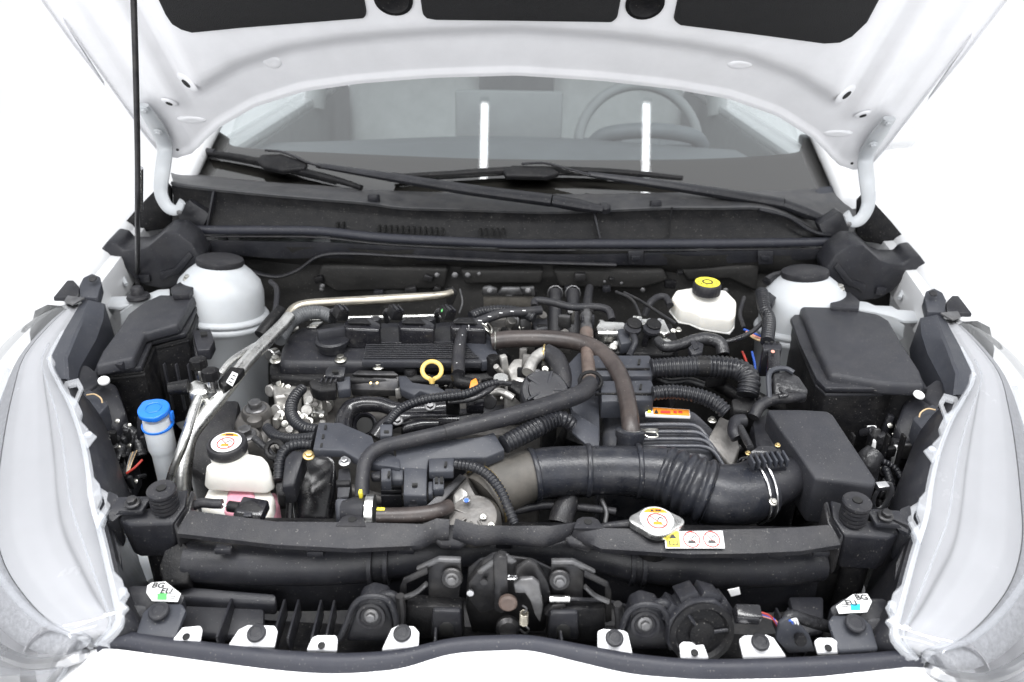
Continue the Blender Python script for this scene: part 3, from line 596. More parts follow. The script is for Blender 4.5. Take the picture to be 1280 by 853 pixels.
def headlight(mir, label):
    f_ = (lambda m: m.mirror()) if mir else (lambda m: m)
    p0 = V((-.68*(1 if not mir else -1), .25, .60)); t = thing('headlight', label, 'headlight', p0, 'headlights')
    def b_(n, m, k, par=None, **kw): return build(n, f_(m), k, par or t, **kw)
    b_('lens', MB().grid(patch(A, B, 0.055, 0.0)), 'lens', sharp=80)
    b_('lens_rim', MB().tube([p+V((0.001, 0, 0)) for p in A[4:]], 0.0030, 8, 1), 'lens_edge')
    fl_r = []
    for i, p in enumerate(A[8:]):
        k_ = 0.005+0.007*(1 if (i*5 % 11) in (0, 1, 2, 7) else 0); fl_r.append([p+V((0.002, 0, 0.001)), p+V((0.002+k_*0.5, -0.001, 0.0)), p+V((0.002+k_, -0.002, -0.002)), p+V((0.002+k_, -0.002, -0.005))])
    b_('lens_flange', MB().grid(fl_r, 0.0018), 'lens_edge', sharp=25)
    b_('lens_lower_rim', MB().tube(B[28:], 0.0030, 8, 1), 'lens_edge')
    b_('lens_inner_rim', MB().tube([r[1] for r in patch(A, B, 0.055, -0.004)[6:50]], 0.0016, 6, 1), 'lens_edge')
    # inside: side bezel panel, step, reflector bowl, light bars
    b_('bezel', MB().grid(patch(A, B, 0.035, -0.026, 40, 0.03, 0.42, lambda q: -0.010*sm((q-0.16)/0.05)+0.012*sm((q-0.26)/0.10))), 'bezel', sharp=80)
    b_('bezel_step', MB().grid([[r[0], r[0]+V((0.0, 0.012, -0.035)), r[0]+V((-0.012, 0.018, -0.07))] for r in [[q] for q in [row[-1] for row in patch(A, B, 0.035, -0.022, 10, 0.03, 0.42)]]]), 'hex_texture')
    b_('hex_band', MB().grid(patch(A, B, 0.035, -0.030, 6, 0.40, 0.60)), 'hex_texture', sharp=80)
    b_('reflector_bowl', MB().grid(patch(A, B, 0.0, -0.065, 10, 0.36, 0.99)), 'reflector', sharp=80)
    rr = patch(A, B, 0.05, -0.010, 10, 0.0, 1.0)
    b_('light_bar', MB().tube([r[4]+V((0, 0, -0.004)) for r in rr[10:50]], 0.0045, 8, 1), 'lens_edge')
    b_('light_bar', MB().tube([r[6]+V((0, 0.0, -0.020)) for r in rr[18:50]], 0.007, 8, 1), 'steel')
    b_('light_bar', MB().tube([r[7]+V((0, 0.0, -0.012)) for r in rr[22:50]], 0.0035, 8, 1), 'lens_edge')
    c0 = rr[38][7]+V((0.01, 0.03, -0.04))
    b_('projector', MB().lathe([(0.050, 0), (0.052, 0.02), (0.047, 0.024), (0.040, 0.010), (0.015, 0.004)], c0, (-0.3, -0.8, 0.5), 32), 'reflector')
    b_('indicator_bulb', MB().lathe([(0.008, 0), (0.008, 0.02), (0.004, 0.026)], c0+V((0.01, 0.03, 0.02)), (-0.3, -0.7, 0.6), 20), 'amber')
    # black back shell along the bay side
    sh = []
    for i, p in enumerate(A[8:]):
        k = i/(len(A)-9)
        sh.append([p+V((0.003, 0.002, -0.004)), p+V((0.010, 0.004, -0.006)), p+V((0.022+0.012*math.sin(k*7), 0.014, -0.035)), p+V((0.030, 0.03, -0.12)), p+V((0.0, 0.05, -0.2))])
    b_('back_shell', MB().grid(sh), 'plastic', sharp=60)
    # clear lugs with triangular openings, and round bosses
    def lug(pts, z):
        q = PS(pts, z); c_ = sum(q, V())/len(q); i_ = [c_+(p-c_)*0.52 for p in q]; m_ = MB()
        m_.grid([[p for p in q]+[q[0]], [p for p in i_]+[i_[0]], [p+V((0, 0, -.004)) for p in i_]+[i_[0]+V((0, 0, -.004))], [p+V((0, 0, -.004)) for p in q]+[q[0]+V((0, 0, -.004))], [p for p in q]+[q[0]]])
        b_('lens_lug', m_, 'lens_edge')
    lug([(77, 478), (98, 473), (104, 484), (94, 508), (88, 506)], .872)
    lug([(109, 613), (124, 609), (135, 616), (138, 633), (121, 661), (114, 640)], .838)
    b_('lens_lug', MB().prism(PS([(99, 545), (112, 538), (121, 545), (109, 560)], .860), 0.003, 0.0008), 'lens_edge')
    b_('lens_lug', MB().prism(PS([(143, 742), (156, 733), (162, 742), (149, 767)], .797), 0.003, 0.0008), 'lens_edge')
    for a, b, z in ((63, 450, .884), (111, 545, .860), (154, 741, .797)):
        b_('lens_boss', cyl(P(a, b, z-0.001), 0.0050, 0.004, (0.1, -0.2, 1), 20), 'lens_edge')
    # upper black mount plate running back to the fender
    r1 = PS([(100, 380, .906), (90, 397, .901), (80, 414, .896), (63, 448, .886), (70, 474, .874)]); r2 = PS([(112, 375, .914), (104, 396, .909), (96, 413, .904), (82, 447, .892), (84, 474, .874)])
    r3 = PS([(131, 380, .905), (129, 400, .893), (120, 425, .880), (100, 460, .868), (94, 480, .862)]); r4 = [p+V((0.004, 0, -0.06)) for p in r3]
    b_('mount_plate', MB().grid([r1, [p+V((-0.002, 0, 0)) for p in r2], [p+V((0.003, 0, -0.0015)) for p in r2], [p.lerp(q, .8) for p, q in zip(r2, r3)], r3, r4], 0.003), 'plastic_grey', sharp=18)
    ear = b_('mount_ear', MB().prism(PS([(99, 357, .93), (104, 347, .938), (115, 342, .94), (125, 346, .938), (127, 354, .93), (122, 372, .915), (100, 372, .915)]), 0.02, 0.0015), 'plastic_grey')
    p = P(116, 349, .940); p = MX(p) if mir else p; boltp(ear, p, 0.007, 'steel_dark', (0, -0.4, 1), kind='clip', name='clip')
    b_('wing_flap', MB().prism(PS([(66, 372, .918), (84, 350, .935), (92, 350, .935), (99, 358, .93), (98, 371, .918)]), 0.01, 0.002), 'plastic')
    b_('spring_plate', MB().prism(PS([(80, 376, .914), (84, 369, .920), (98, 371, .920), (106, 372, .92), (90, 380, .914)]), 0.004, 0.001), 'steel_worn')
    # bulb access housing and white adjuster screw
    b_('lamp_housing', MB().prism(PS([(84, 462, .865), (108, 455, .868), (121, 465, .860), (128, 478, .848), (106, 492, .846), (94, 478, .86)]), 0.12, 0.004), 'plastic')
    b_('lamp_housing', MB().prism(PS([(108, 487, .845), (130, 475, .85), (145, 479, .84), (158, 515, .81), (146, 540, .79), (120, 525, .81), (104, 503, .84)]), 0.14, 0.006), 'plastic')
    b_('lamp_housing', MB().prism(PS([(92, 498, .845), (112, 486, .85), (136, 505, .835), (118, 524, .825), (112, 540, .822), (100, 524, .835)]), 0.05, 0.003), 'plastic_grey')
    b_('lamp_housing', MB().prism(PS([(104, 545, .842), (122, 536, .842), (135, 575, .815), (140, 610, .80), (132, 622, .80), (117, 610, .825), (115, 580, .835)]), 0.14, 0.006), 'plastic')
    b_('lamp_housing', MB().prism(PS([(124, 662, .815), (141, 650, .815), (150, 690, .80), (158, 735, .775), (150, 742, .775), (140, 705, .80)]), 0.10, 0.005), 'plastic')
    b_('grounding_wire', MB().tube(PS([(108, 494, .852), (118, 493, .852), (126, 498, .848), (128, 504, .842)]), 0.0012, 6, 6), 'wire_tan')
    p = P(130, 477, .858); p = MX(p) if mir else p; boltp(t, p, 0.0085, 'label_white', (0.2, -0.3, 1), 'adjuster_screw', 'nut')
    return t
headlight(False, 'clear headlight on the blue-capped washer filler side of the bay')
headlight(True, 'clear headlight on the air filter box side of the bay')

# ================================================================== front: bumper seal and white tabs
sealT = [(125, 800), (150, 795), (200, 802), (290, 813), (360, 820), (430, 823), (500, 818), (564, 804), (626, 800), (667, 801), (729, 812), (790, 823), (860, 830), (940, 830), (1022, 827), (1100, 822), (1152, 815)]
sp = PS(sealT, 0.766)
fs_ = thing('bumper_seal', 'long dark grey foam seal strip along the white bumper edge', 'seal strip', (0, 0.0, 0.74))
cs = [(0.010, -0.016), (0.009, -0.002), (0.004, 0.003), (-0.004, 0.0025), (-0.009, -0.003), (-0.0105, -0.012)]
path = catmull(sp, 5)
build('seal_body', MB().grid([[p+V((0, a, b)) for p in path] for a, b in cs]), 'rubber_seal', fs_, sharp=80)
tabs = [([(216, 799), (228, 784), (250, 782), (253, 786), (250, 802)], None, (233, 797)),
        ([(284, 808), (298, 787), (310, 781), (343, 782), (347, 788), (343, 808)], (321, 793, 24), None),
        ([(383, 812), (390, 797), (396, 794), (420, 794), (422, 798), (421, 813)], None, (402, 808)),
        ([(477, 812), (489, 786), (498, 781), (518, 783), (524, 790), (523, 808)], (503, 793, 23), None),
        ([(747, 810), (747, 789), (753, 786), (778, 787), (785, 791), (791, 817)], (768, 799, 23), None),
        ([(851, 822), (849, 806), (853, 802), (874, 802), (880, 806), (886, 822)], None, (868, 817)),
        ([(929, 821), (924, 799), (930, 794), (958, 793), (967, 797), (983, 820)], (950, 804, 23), None),
        ([(1022, 816), (1018, 801), (1023, 797), (1040, 797), (1046, 801), (1052, 815)], None, (1035, 811))]
for pts, cl, nt_ in tabs:
    def tp(a, b): return P(a, b, 0.770+(800-b)*0.00055)
    tb = build('mounting_tab', MB().prism([tp(a, b) for a, b in pts], 0.004, 0.0012), 'paint_inner', body)
    if cl: p = tp(cl[0], cl[1])+V((0, 0, 0.001)); small('clip', 'push_clip', tb, p, cl[2]/2*pxsize(p), (0, -0.3, 1), 'plastic')
    if nt_: p = tp(*nt_)+V((0, 0, 0.001)); small('clip', 'stud', tb, p, 0.0042, (0, -0.3, 1), 'plastic_dark')

# ================================================================== radiator support, air duct, front panel
rp_ = thing('front_panel', 'black ribbed plastic panel behind the bumper edge', 'panel', (0, 0.06, 0.6))
fl = []
for y, z in ((0.012, 0.735), (0.05, 0.715), (0.085, 0.715), (0.10, 0.70), (0.12, 0.66)):
    fl.append([V((x, y+0.004*math.sin(x*17), z+0.003*math.sin(x*23+y*40))) for x in [i*0.05-0.50 for i in range(21)]])
build('panel_sheet', MB().grid(fl), 'plastic_dark', rp_)
for px in (280, 348, 366, 395, 412, 545, 700, 985, 1000):
    p = Q(px, 770, 0.055); build('rib', MB().box((p.x, 0.055, 0.742), (0.003, 0.06, 0.026), (0, 0, 0.05), 0.001), 'plastic', rp_)
build('recess_step', MB().prism(PS([(215, 742, .742), (330, 752, .742), (330, 800, .73), (228, 790, .73)]), 0.012, 0.004), 'plastic', rp_)
build('recess_step', MB().prism(PS([(206, 730, .756), (345, 742, .756), (345, 755, .75), (214, 748, .75)]), 0.02, 0.004), 'plastic', rp_)
build('recess_step', MB().prism(PS([(985, 745, .742), (1030, 745, .742), (1030, 790, .735), (1000, 792, .735)]), 0.012, 0.004), 'plastic', rp_)
for sgn in (0, 1):                                                     # end brackets with round clip
    g = (lambda m: m.mirror()) if sgn else (lambda m: m)
    build('end_plate', g(MB().prism(PS([(155, 735, .777), (165, 730, .780), (215, 732, .780), (232, 745, .775), (222, 765, .765), (180, 772, .76), (160, 795, .745), (148, 780, .76)]), 0.02, 0.004)), 'plastic', rp_)
    ep = build('end_bracket', g(MB().prism(PS([(168, 795, .768), (178, 765, .776), (192, 753, .780), (228, 754, .780), (233, 762, .778), (222, 790, .768), (218, 800, .765)]), 0.008, 0.003)), 'plastic_grey', rp_)
    p = P(199, 765, .780); p = MX(p) if sgn else p; small('clip', 'push_clip', ep, p, 0.0115, (0, -0.25, 1), 'plastic')
    build('side_cheek', g(MB().prism(PS([(152, 765, .772), (165, 752, .775), (186, 757, .772), (170, 795, .75), (160, 800, .745)]), 0.03, 0.005)), 'plastic', rp_)
duct = thing('air_duct', 'long black round-backed air duct crossing behind the hood latch', 'air duct', (0, 0.1, 0.74))
dpl = [(228, 705, .782, 44), (300, 708, .782, 48), (400, 708, .782, 48), (480, 703, .784, 46), (540, 694, .79, 40), (640, 690, .79, 38), (740, 694, .79, 40), (800, 706, .784, 46), (880, 712, .782, 48), (980, 711, .782, 46), (1032, 706, .782, 40)]
dpts, drr = path3([(a, b+7, c-.002, d*1.18) for a, b, c, d in dpl])
build('duct_tube', MB().tube([p+V((0, 0.02, -0.004)) for p in dpts], drr, 22, 6), 'plastic', duct, sharp=60)
for px, py in ((462, 706), (482, 704), (612, 692), (662, 692), (791, 705), (805, 707)):
    p = P(px, py+7, .783)+V((0, 0.02, -0.004)); build('duct_band', MB().tube([p+V((-0.0025, 0, 0)), p+V((0.0025, 0, 0))], 0.0300 if px in (462, 482, 791, 805) else 0.0255, 22, 2), 'plastic', duct)
lowr = []
for dz, dy in ((0.0, 0.0), (-0.03, -0.004), (-0.06, 0.006)):
    lowr.append([p+V((0, 0.012+dy, -0.022+dz)) for p in catmull(dpts, 6)])
build('duct_skirt', MB().grid(lowr), 'plastic', duct)
for px, py in ((280, 687), (395, 690), (508, 687), (630, 680), (925, 694), (970, 693), (1025, 690)):
    p = P(px, py, .812); build('duct_tab', MB().box(p, (0.020, 0.010, 0.008), bevel=0.0015), 'plastic', duct)
build('duct_label', MB().prism(QS([(910, 738), (924, 735), (926, 743), (914, 746)], 0.070), (0, 0.001, 0), 0), 'label_white', duct)
build('torn_end_flap', MB().prism(PS([(205, 688, .80), (228, 676, .805), (240, 690, .80), (235, 730, .77), (205, 735, .77), (198, 710, .785)]), (0, 0.012, -0.02), 0.003), 'plastic_dark', duct)
# rubber strip on the radiator
st = thing('radiator_seal_strip', 'wide matt black rubber strip across the radiator top with a white and yellow warning sticker', 'seal strip', (0, 0.14, 0.81))
top1 = [(238, 641), (345, 655), (440, 656), (528, 658), (546, 651), (562, 652)]; bot1 = [(223, 666), (345, 680), (440, 685), (526, 681), (546, 670), (561, 670)]
top2 = [(569, 651), (582, 655), (598, 659), (640, 660), (690, 660), (716, 656), (722, 655)]; bot2 = [(567, 669), (580, 673), (594, 677), (624, 675), (680, 679), (700, 672), (710, 668)]
top3 = [(722, 655), (757, 663), (860, 666), (950, 664), (1000, 662), (1036, 659)]; bot3 = [(716, 668), (752, 685), (860, 692), (940, 691), (1000, 688), (1049, 680)]
for tp_, bt_ in ((top1, bot1), (top2, bot2), (top3, bot3)):
    def dens(l):
        o = []
        for (a, b), (c, d) in zip(l, l[1:]):
            for k in range(5): o.append((a+(c-a)*k/5, b+(d-b)*k/5))
        return o+[l[-1]]
    T_, B_ = PS(dens(tp_), 0.838), PS(dens(bt_), 0.826)
    build('strip_section', MB().grid([[p+V((0, 0.004, -0.004)) for p in T_], T_, [p.lerp(q, .5)+V((0, 0, 0.001)) for p, q in zip(T_, B_)], B_, [q+V((0, 0.001, -0.005)) for q in B_]], 0.003), 'rubber', st, sharp=50)
build('joint_saddle', MB().prism(PS([(540, 672, .825), (560, 655, .83), (572, 655, .83), (590, 674, .825), (575, 684, .815), (552, 683, .815)]), 0.006, 0.003), 'rubber', st)
build('joint_saddle', MB().prism(PS([(700, 664, .83), (712, 655, .832), (728, 656, .832), (748, 680, .825), (735, 686, .815), (712, 680, .82)]), 0.006, 0.003), 'rubber', st)
for px, py in ((735, 655), (440, 652)):
    p = P(px, py+3, .837); build('eyelet', MB().prism([p+V((a, b, 0.004)) for a, b in ((-.018, -.008), (.018, -.008), (.013, .008), (.006, .013), (-.006, .013), (-.013, .008))], 0.004, 0.001).join(MB()), 'rubber', st)
    build('eyelet_hole', disc(p+V((0, 0.003, 0.0042)), (0, 0, 1), 0.005, 0.0006), 'undertray', st)
# sticker: yellow field with triangle and book, white field with two prohibition rings
c4 = PS([(830, 665, .8425), (903, 664, .8425), (906, 686, .8330), (832, 686, .8330)]); nS = (c4[1]-c4[0]).cross(c4[3]-c4[0]).normalized(); nS = nS if nS.z > 0 else -nS
stick = build('warning_sticker', MB().prism([p+nS*0.0012 for p in c4], -nS*0.0012, 0.0004), 'label_white', st)
def onS(u, v, h=0.0016): a = c4[0].lerp(c4[1], u); b = c4[3].lerp(c4[2], u); return a.lerp(b, v)+nS*h
def polyS(name, uv, m, h=0.0018): build(name, MB().prism([onS(u, v, h) for u, v in uv], -nS*0.0004, 0), m, stick)
polyS('yellow_field', [(0.02, 0.05), (0.25, 0.05), (0.25, 0.95), (0.02, 0.95)], 'yellow')
polyS('warning_triangle', [(0.135, 0.14), (0.20, 0.44), (0.07, 0.44)], 'label_black', 0.0021)
polyS('book_symbol', [(0.06, 0.56), (0.21, 0.56), (0.21, 0.84), (0.06, 0.84)], 'label_black', 0.0021)
polyS('book_page', [(0.08, 0.61), (0.128, 0.61), (0.128, 0.79), (0.08, 0.79)], 'yellow', 0.0024); polyS('book_page', [(0.142, 0.61), (0.19, 0.61), (0.19, 0.79), (0.142, 0.79)], 'yellow', 0.0024)
def prohibit(p, n, r, parent, hot=True):
    u, v, _ = frame_of(n)
    build('red_ring', ring(p, n, r, r*0.07), 'label_red', parent)
    d1, d2 = p+(u+v*0.9)*r*0.66, p+(-u-v*0.9)*r*0.66
    build('symbol', flat_poly(p+(-v)*r*0.22, n, [(-r*.5, -r*.3), (r*.5, -r*.3), (r*.42, r*.1), (-r*.42, r*.1)]), 'label_orange' if hot else 'label_black', parent)
    build('symbol', MB().tube([p+u*r*.05+v*r*.15, p+u*r*.35+v*r*.5, p+u*r*.62+v*r*.35], r*0.07, 6, 4), 'label_black', parent)
    build('red_slash', MB().tube([p-u*r*.68+v*r*.68, p+u*r*.68-v*r*.68], r*0.06, 6, 2), 'label_red', parent)
prohibit(onS(0.45, 0.5, 0.0014), nS, 0.0095, stick, False); prohibit(onS(0.79, 0.5, 0.0014), nS, 0.0095, stick, False)
# radiator top tank under the strip + dark core
rad = thing('radiator', 'dark radiator under the rubber strip, with a silver cap on its neck', 'radiator', (0, 0.2, 0.5))
build('top_tank', MB().box((0, 0.165, 0.775), (0.86, 0.045, 0.05), bevel=0.012), 'plastic_dark', rad); build('core', MB().box((0, 0.165, 0.62), (0.86, 0.03, 0.27), bevel=0.004), 'steel_dark', rad)
# radiator cap
cp = P(821, 650, 0.853)
nC = V((0.02, -0.12, 1)).normalized(); kc = 0.86
build('filler_neck', MB().lathe([(0.021, -0.05), (0.021, -0.012)], cp, nC, 24), 'plastic_dark', rad)
u, v, _ = frame_of(nC); r0 = 0.0275*kc
cap_o = []
for k in range(48):
    a = 2*math.pi*k/48; r = r0+0.0100*max(0, abs(math.cos(a))**14); cap_o.append(cp+(u*math.cos(a)+v*math.sin(a))*r)
rc = build('radiator_cap', MB().prism(cap_o, nC*-0.011, 0.003, 3), 'alu_pipe', rad); rc['label'] = 'silver two-eared cap with a round white and orange warning label'
dl = rc; build('cap_label', disc(cp+nC*0.0002, nC, 0.0235*kc, 0.0008, 40), 'label_white', rc)
seg = [(0.0215*kc*math.cos(R(a)), 0.0215*kc*math.sin(R(a))) for a in range(35, 146, 5)]
build('orange_band', flat_poly(cp+nC*0.001, nC, seg), 'label_orange', dl)
build('warning_triangle', flat_poly(cp+nC*0.0014, nC, [(-.006, .0120), (-.002, .0120), (-.004, .0163)]), 'label_black', dl)
build('warning_mark', flat_poly(cp+nC*0.0014, nC, [(.000, .0128), (.007, .0128), (.007, .0153), (.000, .0153)]), 'label_black', dl)
prohibit(cp+nC*0.0012-v*0.003, nC, 0.0115, dl)

# ================================================================== radiator side mounts (rubber bush on bracket)
for sgn, lab in ((0, 'black radiator mount bracket with a ribbed rubber bush below the washer filler tube'), (1, 'black radiator mount bracket with a ribbed rubber bush below the air filter box')):
    g = (lambda m: m.mirror()) if sgn else (lambda m: m); pp = (lambda p: MX(p)) if sgn else (lambda p: p)
    t = thing('radiator_mount', lab, 'bracket', pp(P(200, 650, 0.78)), 'radiator mounts')
    build('bracket_box', g(MB().prism(PS([(147, 650, .826), (152, 641, .832), (188, 634, .838), (192, 622, .842), (236, 610, .848), (232, 632, .84), (216, 655, .830), (160, 657, .824)]), 0.055, 0.006, 3, taper=0.82)), 'plastic', t)
    build('bracket_web', g(MB().prism(PS([(216, 656, .831), (232, 633, .842), (238, 611, .849), (244, 614, .847), (238, 638, .838), (222, 668, .822)]), 0.05, 0.003)), 'plastic_dusty', t)
    lug_ = build('headlight_bracket', g(MB().prism(PS([(136, 640, .842), (148, 621, .850), (186, 620, .850), (187, 624, .849), (177, 639, .842), (150, 640, .842), (141, 650, .83), (134, 645, .835)]), 0.006, 0.002)), 'plastic', t)
    boltp(lug_, pp(P(166, 629, .850)), 0.0095, 'steel_dark', (0, -0.2, 1)); 
    build('bracket_arm', g(MB().prism(PS([(135, 612, .845), (148, 618, .85), (148, 640, .835), (136, 652, .825), (126, 660, .82)]), 0.05, 0.003)), 'plastic', t)
    c = P(207, 634, .838); rows = []
    prof = []
    for k in range(4): prof += [(0.0165, k*0.0062), (0.0165, k*0.0062+0.004), (0.0140, k*0.0062+0.0045), (0.0140, k*0.0062+0.0058)]
    prof += [(0.0172, 0.025), (0.0172, 0.029), (0.0155, 0.031), (0.006, 0.031), (0.0055, 0.022)]
    build('rubber_bush', g(MB().lathe(prof, c, (0.05, -0.1, 1), 28)), 'rubber', t)
    build('bush_hole', g(disc(c+V((0.0016, -0.003, 0.0312)), (0.05, -0.1, 1), 0.0055, 0.0008)), 'undertray', t)
    build('lower_box', g(MB().prism(PS([(176, 668, .80), (216, 668, .80), (214, 690, .78), (190, 694, .775)]), 0.14, 0.004)), 'plastic_dark', t)
# aluminium-look washer bottle shoulder below each mount
for sgn, lab in ((0, 'grey bottle shoulder showing in the gap under the washer side radiator mount'),):
    one('washer_bottle', MB().lathe([(0.06, -0.12), (0.06, -0.01), (0.052, 0.004), (0.03, 0.008)], P(162, 690, .74), (0.3, -0.3, 1), 32), 'tank_clear', lab, 'bottle')

# ================================================================== stickers on the end plates
for sgn, pts, colr, lab, tx in ((0, [(184, 732), (190, 728), (207, 727), (226, 742), (222, 752), (190, 751), (183, 741)], 'label_green', 'white six-sided paint code sticker with a green square', (('BG', 198, 732), ('EU', 208, 739))),
                            (1, [(1045, 758), (1066, 743), (1084, 742), (1090, 752), (1084, 765), (1049, 767)], 'label_cyan', 'white six-sided paint code sticker with a blue square', (('BG', 1077, 747), ('EU', 1064, 754)))):
    q = PS(pts, 0.7835); k = thing('paint_code_sticker', lab, 'sticker', sum(q, V())/len(q), 'paint code stickers')
    build('paper', MB().prism(q, 0.001, 0.0003), 'label_white', k)
    cx_, cy_ = (203, 746) if not sgn else (1070, 759)
    e = 5.5; build('colour_square', MB().prism(PS([(cx_-e-1, cy_-4), (cx_+e, cy_-4), (cx_+e, cy_+4), (cx_-e-1, cy_+4)], .7839), 0.0004, 0), colr, k)
    for s_, a, b in tx: text('lettering', s_, P(a, b, .7842), (0, 0, 1), 0.0115, 'label_black', k, 0.0)
    for i in range(3): build('print_mark', MB().prism(PS([(a, b) for a, b in ((cx_+9-27*(sgn), cy_-4+i*3), (cx_+17-27*sgn, cy_-4+i*3), (cx_+17-27*sgn, cy_-3+i*3), (cx_+9-27*sgn, cy_-3+i*3))], .7839), 0.0003, 0), 'steel_worn', k)

# ================================================================== hood latch and brackets
lt = thing('hood_latch', 'dark metal hood latch with spring and hook behind the bumper seal', 'latch', Q(632, 800, 0.05))
def qb(name, pts, y, th, m, bev=0.0015, par=None): return build(name, prismQ(pts, y, th, bev), m, par or lt)
qb('back_plate', [(585, 712), (600, 700), (625, 695), (665, 700), (690, 712), (692, 765), (680, 790), (590, 790), (582, 760)], 0.075, 0.004, 'steel_dark')
qb('cover_plate', [(585, 730), (603, 706), (616, 698), (628, 697), (628, 760), (600, 768), (586, 752)], 0.060, 0.012, 'steel_dark', 0.003)
qb('striker_post', [(616, 702), (624, 696), (634, 698), (636, 758), (628, 768), (618, 764)], 0.050, 0.012, 'steel_dark', 0.002)
qb('claw', [(644, 712), (660, 702), (672, 708), (685, 728), (690, 748), (680, 756), (668, 740), (650, 738), (642, 730)], 0.058, 0.008, 'steel_dark', 0.003)
qb('hook', [(642, 732), (650, 725), (666, 724), (674, 730), (679, 758), (675, 779), (669, 770), (663, 752), (656, 742), (644, 742)], 0.040, 0.006, 'steel_worn', 0.0015)
qb('top_link', [(596, 715), (618, 700), (634, 694), (646, 703), (640, 706), (624, 703), (600, 720)], 0.054, 0.004, 'steel_worn', 0.001)
build('pivot_rivet', MB().lathe([(0.0105, 0), (0.0105, 0.004), (0.008, 0.006)], Q(635, 752, 0.044), (0, -1, 0.1), 24), 'rust_pipe', lt)
build('rivet', MB().lathe([(0.004, 0), (0.004, 0.003)], Q(588, 740, 0.056), (0, -1, 0.1), 16), 'steel', lt)
build('rivet', MB().lathe([(0.004, 0), (0.004, 0.003)], Q(605, 726, 0.056), (0, -1, 0.1), 16), 'steel_dark', lt)
spx = [V((0.0045*math.cos(i*0.9), 0.0045*math.sin(i*0.9), -0.0004*i)) for i in range(44)]; c = Q(655, 766, 0.040)
build('spring', MB().tube([c+p for p in spx], 0.0010, 6, 1), 'pipe_tan', lt)
build('spring_hook', MB().tube([c+V((0, 0, 0)), c+V((0.003, 0, 0.006)), c+V((-0.002, 0, 0.011))], 0.0011, 6, 5), 'steel_worn', lt)
build('spring_hook', MB().tube([c+V((0, 0, -0.018)), c+V((0.006, -0.002, -0.024)), c+V((0.002, -0.002, -0.030)), c+V((-0.004, 0, -0.026))], 0.0013, 6, 5), 'steel_worn', lt)
build('return_spring', MB().tube([Q(632, 722, 0.055)+V((0.0028*math.cos(i*1.1)+0.0006*i, 0.0028*math.sin(i*1.1), 0)) for i in range(22)], 0.0009, 6, 1), 'steel', lt)
build('release_cable', MB().tube([Q(688, 749, 0.056), Q(720, 749, 0.056), Q(760, 752, 0.062), Q(790, 760, 0.075)], 0.0022, 8, 6), 'rubber', lt)
build('cable_ferrule', MB().tube([Q(687, 749, 0.055), Q(712, 749, 0.055)], 0.0045, 12, 2), 'alu_pipe', lt)
qb('cable_stop', [(680, 768), (690, 757), (706, 755), (708, 760), (694, 762), (684, 772)], 0.052, 0.01, 'steel_dark')
build('lower_boss', MB().lathe([(0.014, 0), (0.014, 0.006), (0.010, 0.010)], Q(635, 783, 0.05), (0, -1, 0.3), 24), 'steel_dark', lt)
for sgn, lab in ((0, 'folded black steel bracket beside the hood latch, on the side away from the horn'), (1, 'folded black steel bracket bolted beside the hood latch, next to the horn')):
    # mirrored about the latch axis
    ax = Q(632, 740, 0.06).x
    g = (lambda m: MB().raw([V((2*ax-p.x, p.y, p.z)) for p in m.v], [f[::-1] for f in m.f])) if sgn else (lambda m: m)
    gp = (lambda p: V((2*ax-p.x, p.y, p.z))) if sgn else (lambda p: p)
    t = thing('latch_bracket', lab, 'bracket', gp(Q(550, 800, 0.06)), 'latch brackets')
    build('web_plate', g(prismQ([(535, 712), (545, 704), (576, 705), (577, 722), (572, 760), (536, 762)], 0.066, 0.004, 0.0015)), 'steel_dark', t)
    build('top_flange', g(MB().prism(QS([(520, 712), (548, 699), (576, 700), (576, 705), (549, 704), (524, 716)], 0.062), (0, 0.006, 0.0), 0.001)), 'steel_worn', t)
    build('side_plate', g(prismQ([(500, 735), (504, 725), (534, 711), (535, 718), (508, 730), (506, 775), (498, 772)], 0.058, 0.004, 0.001)), 'steel_dark', t)
    build('stay_bar', g(MB().tube([Q(503, 748, 0.052), Q(520, 741, 0.052), Q(533, 730, 0.052)], 0.004, 8, 4, flat=0.6)), 'steel_worn', t)
    build('lower_pad', g(prismQ([(507, 757), (578, 761), (580, 800), (505, 800)], 0.050, 0.02, 0.004)), 'plastic_dark', t)
    build('raised_pad', g(prismQ([(540, 764), (576, 765), (578, 798), (538, 798)], 0.045, 0.01, 0.004)), 'plastic', t)
    build('slot', g(prismQ([(549, 796), (549, 784), (554, 779), (562, 779), (567, 784), (567, 796)], 0.0435, 0.004, 0.002)), 'undertray', t)
    p = gp(Q(565, 722, 0.060)); boltp(t, p, 0.0125, 'steel_dark', (0, -1, 0.25), kind='clip', name='washer'); boltp(t, p+V((0, -0.002, 0)), 0.0085, 'steel_worn', (0, -1, 0.25))
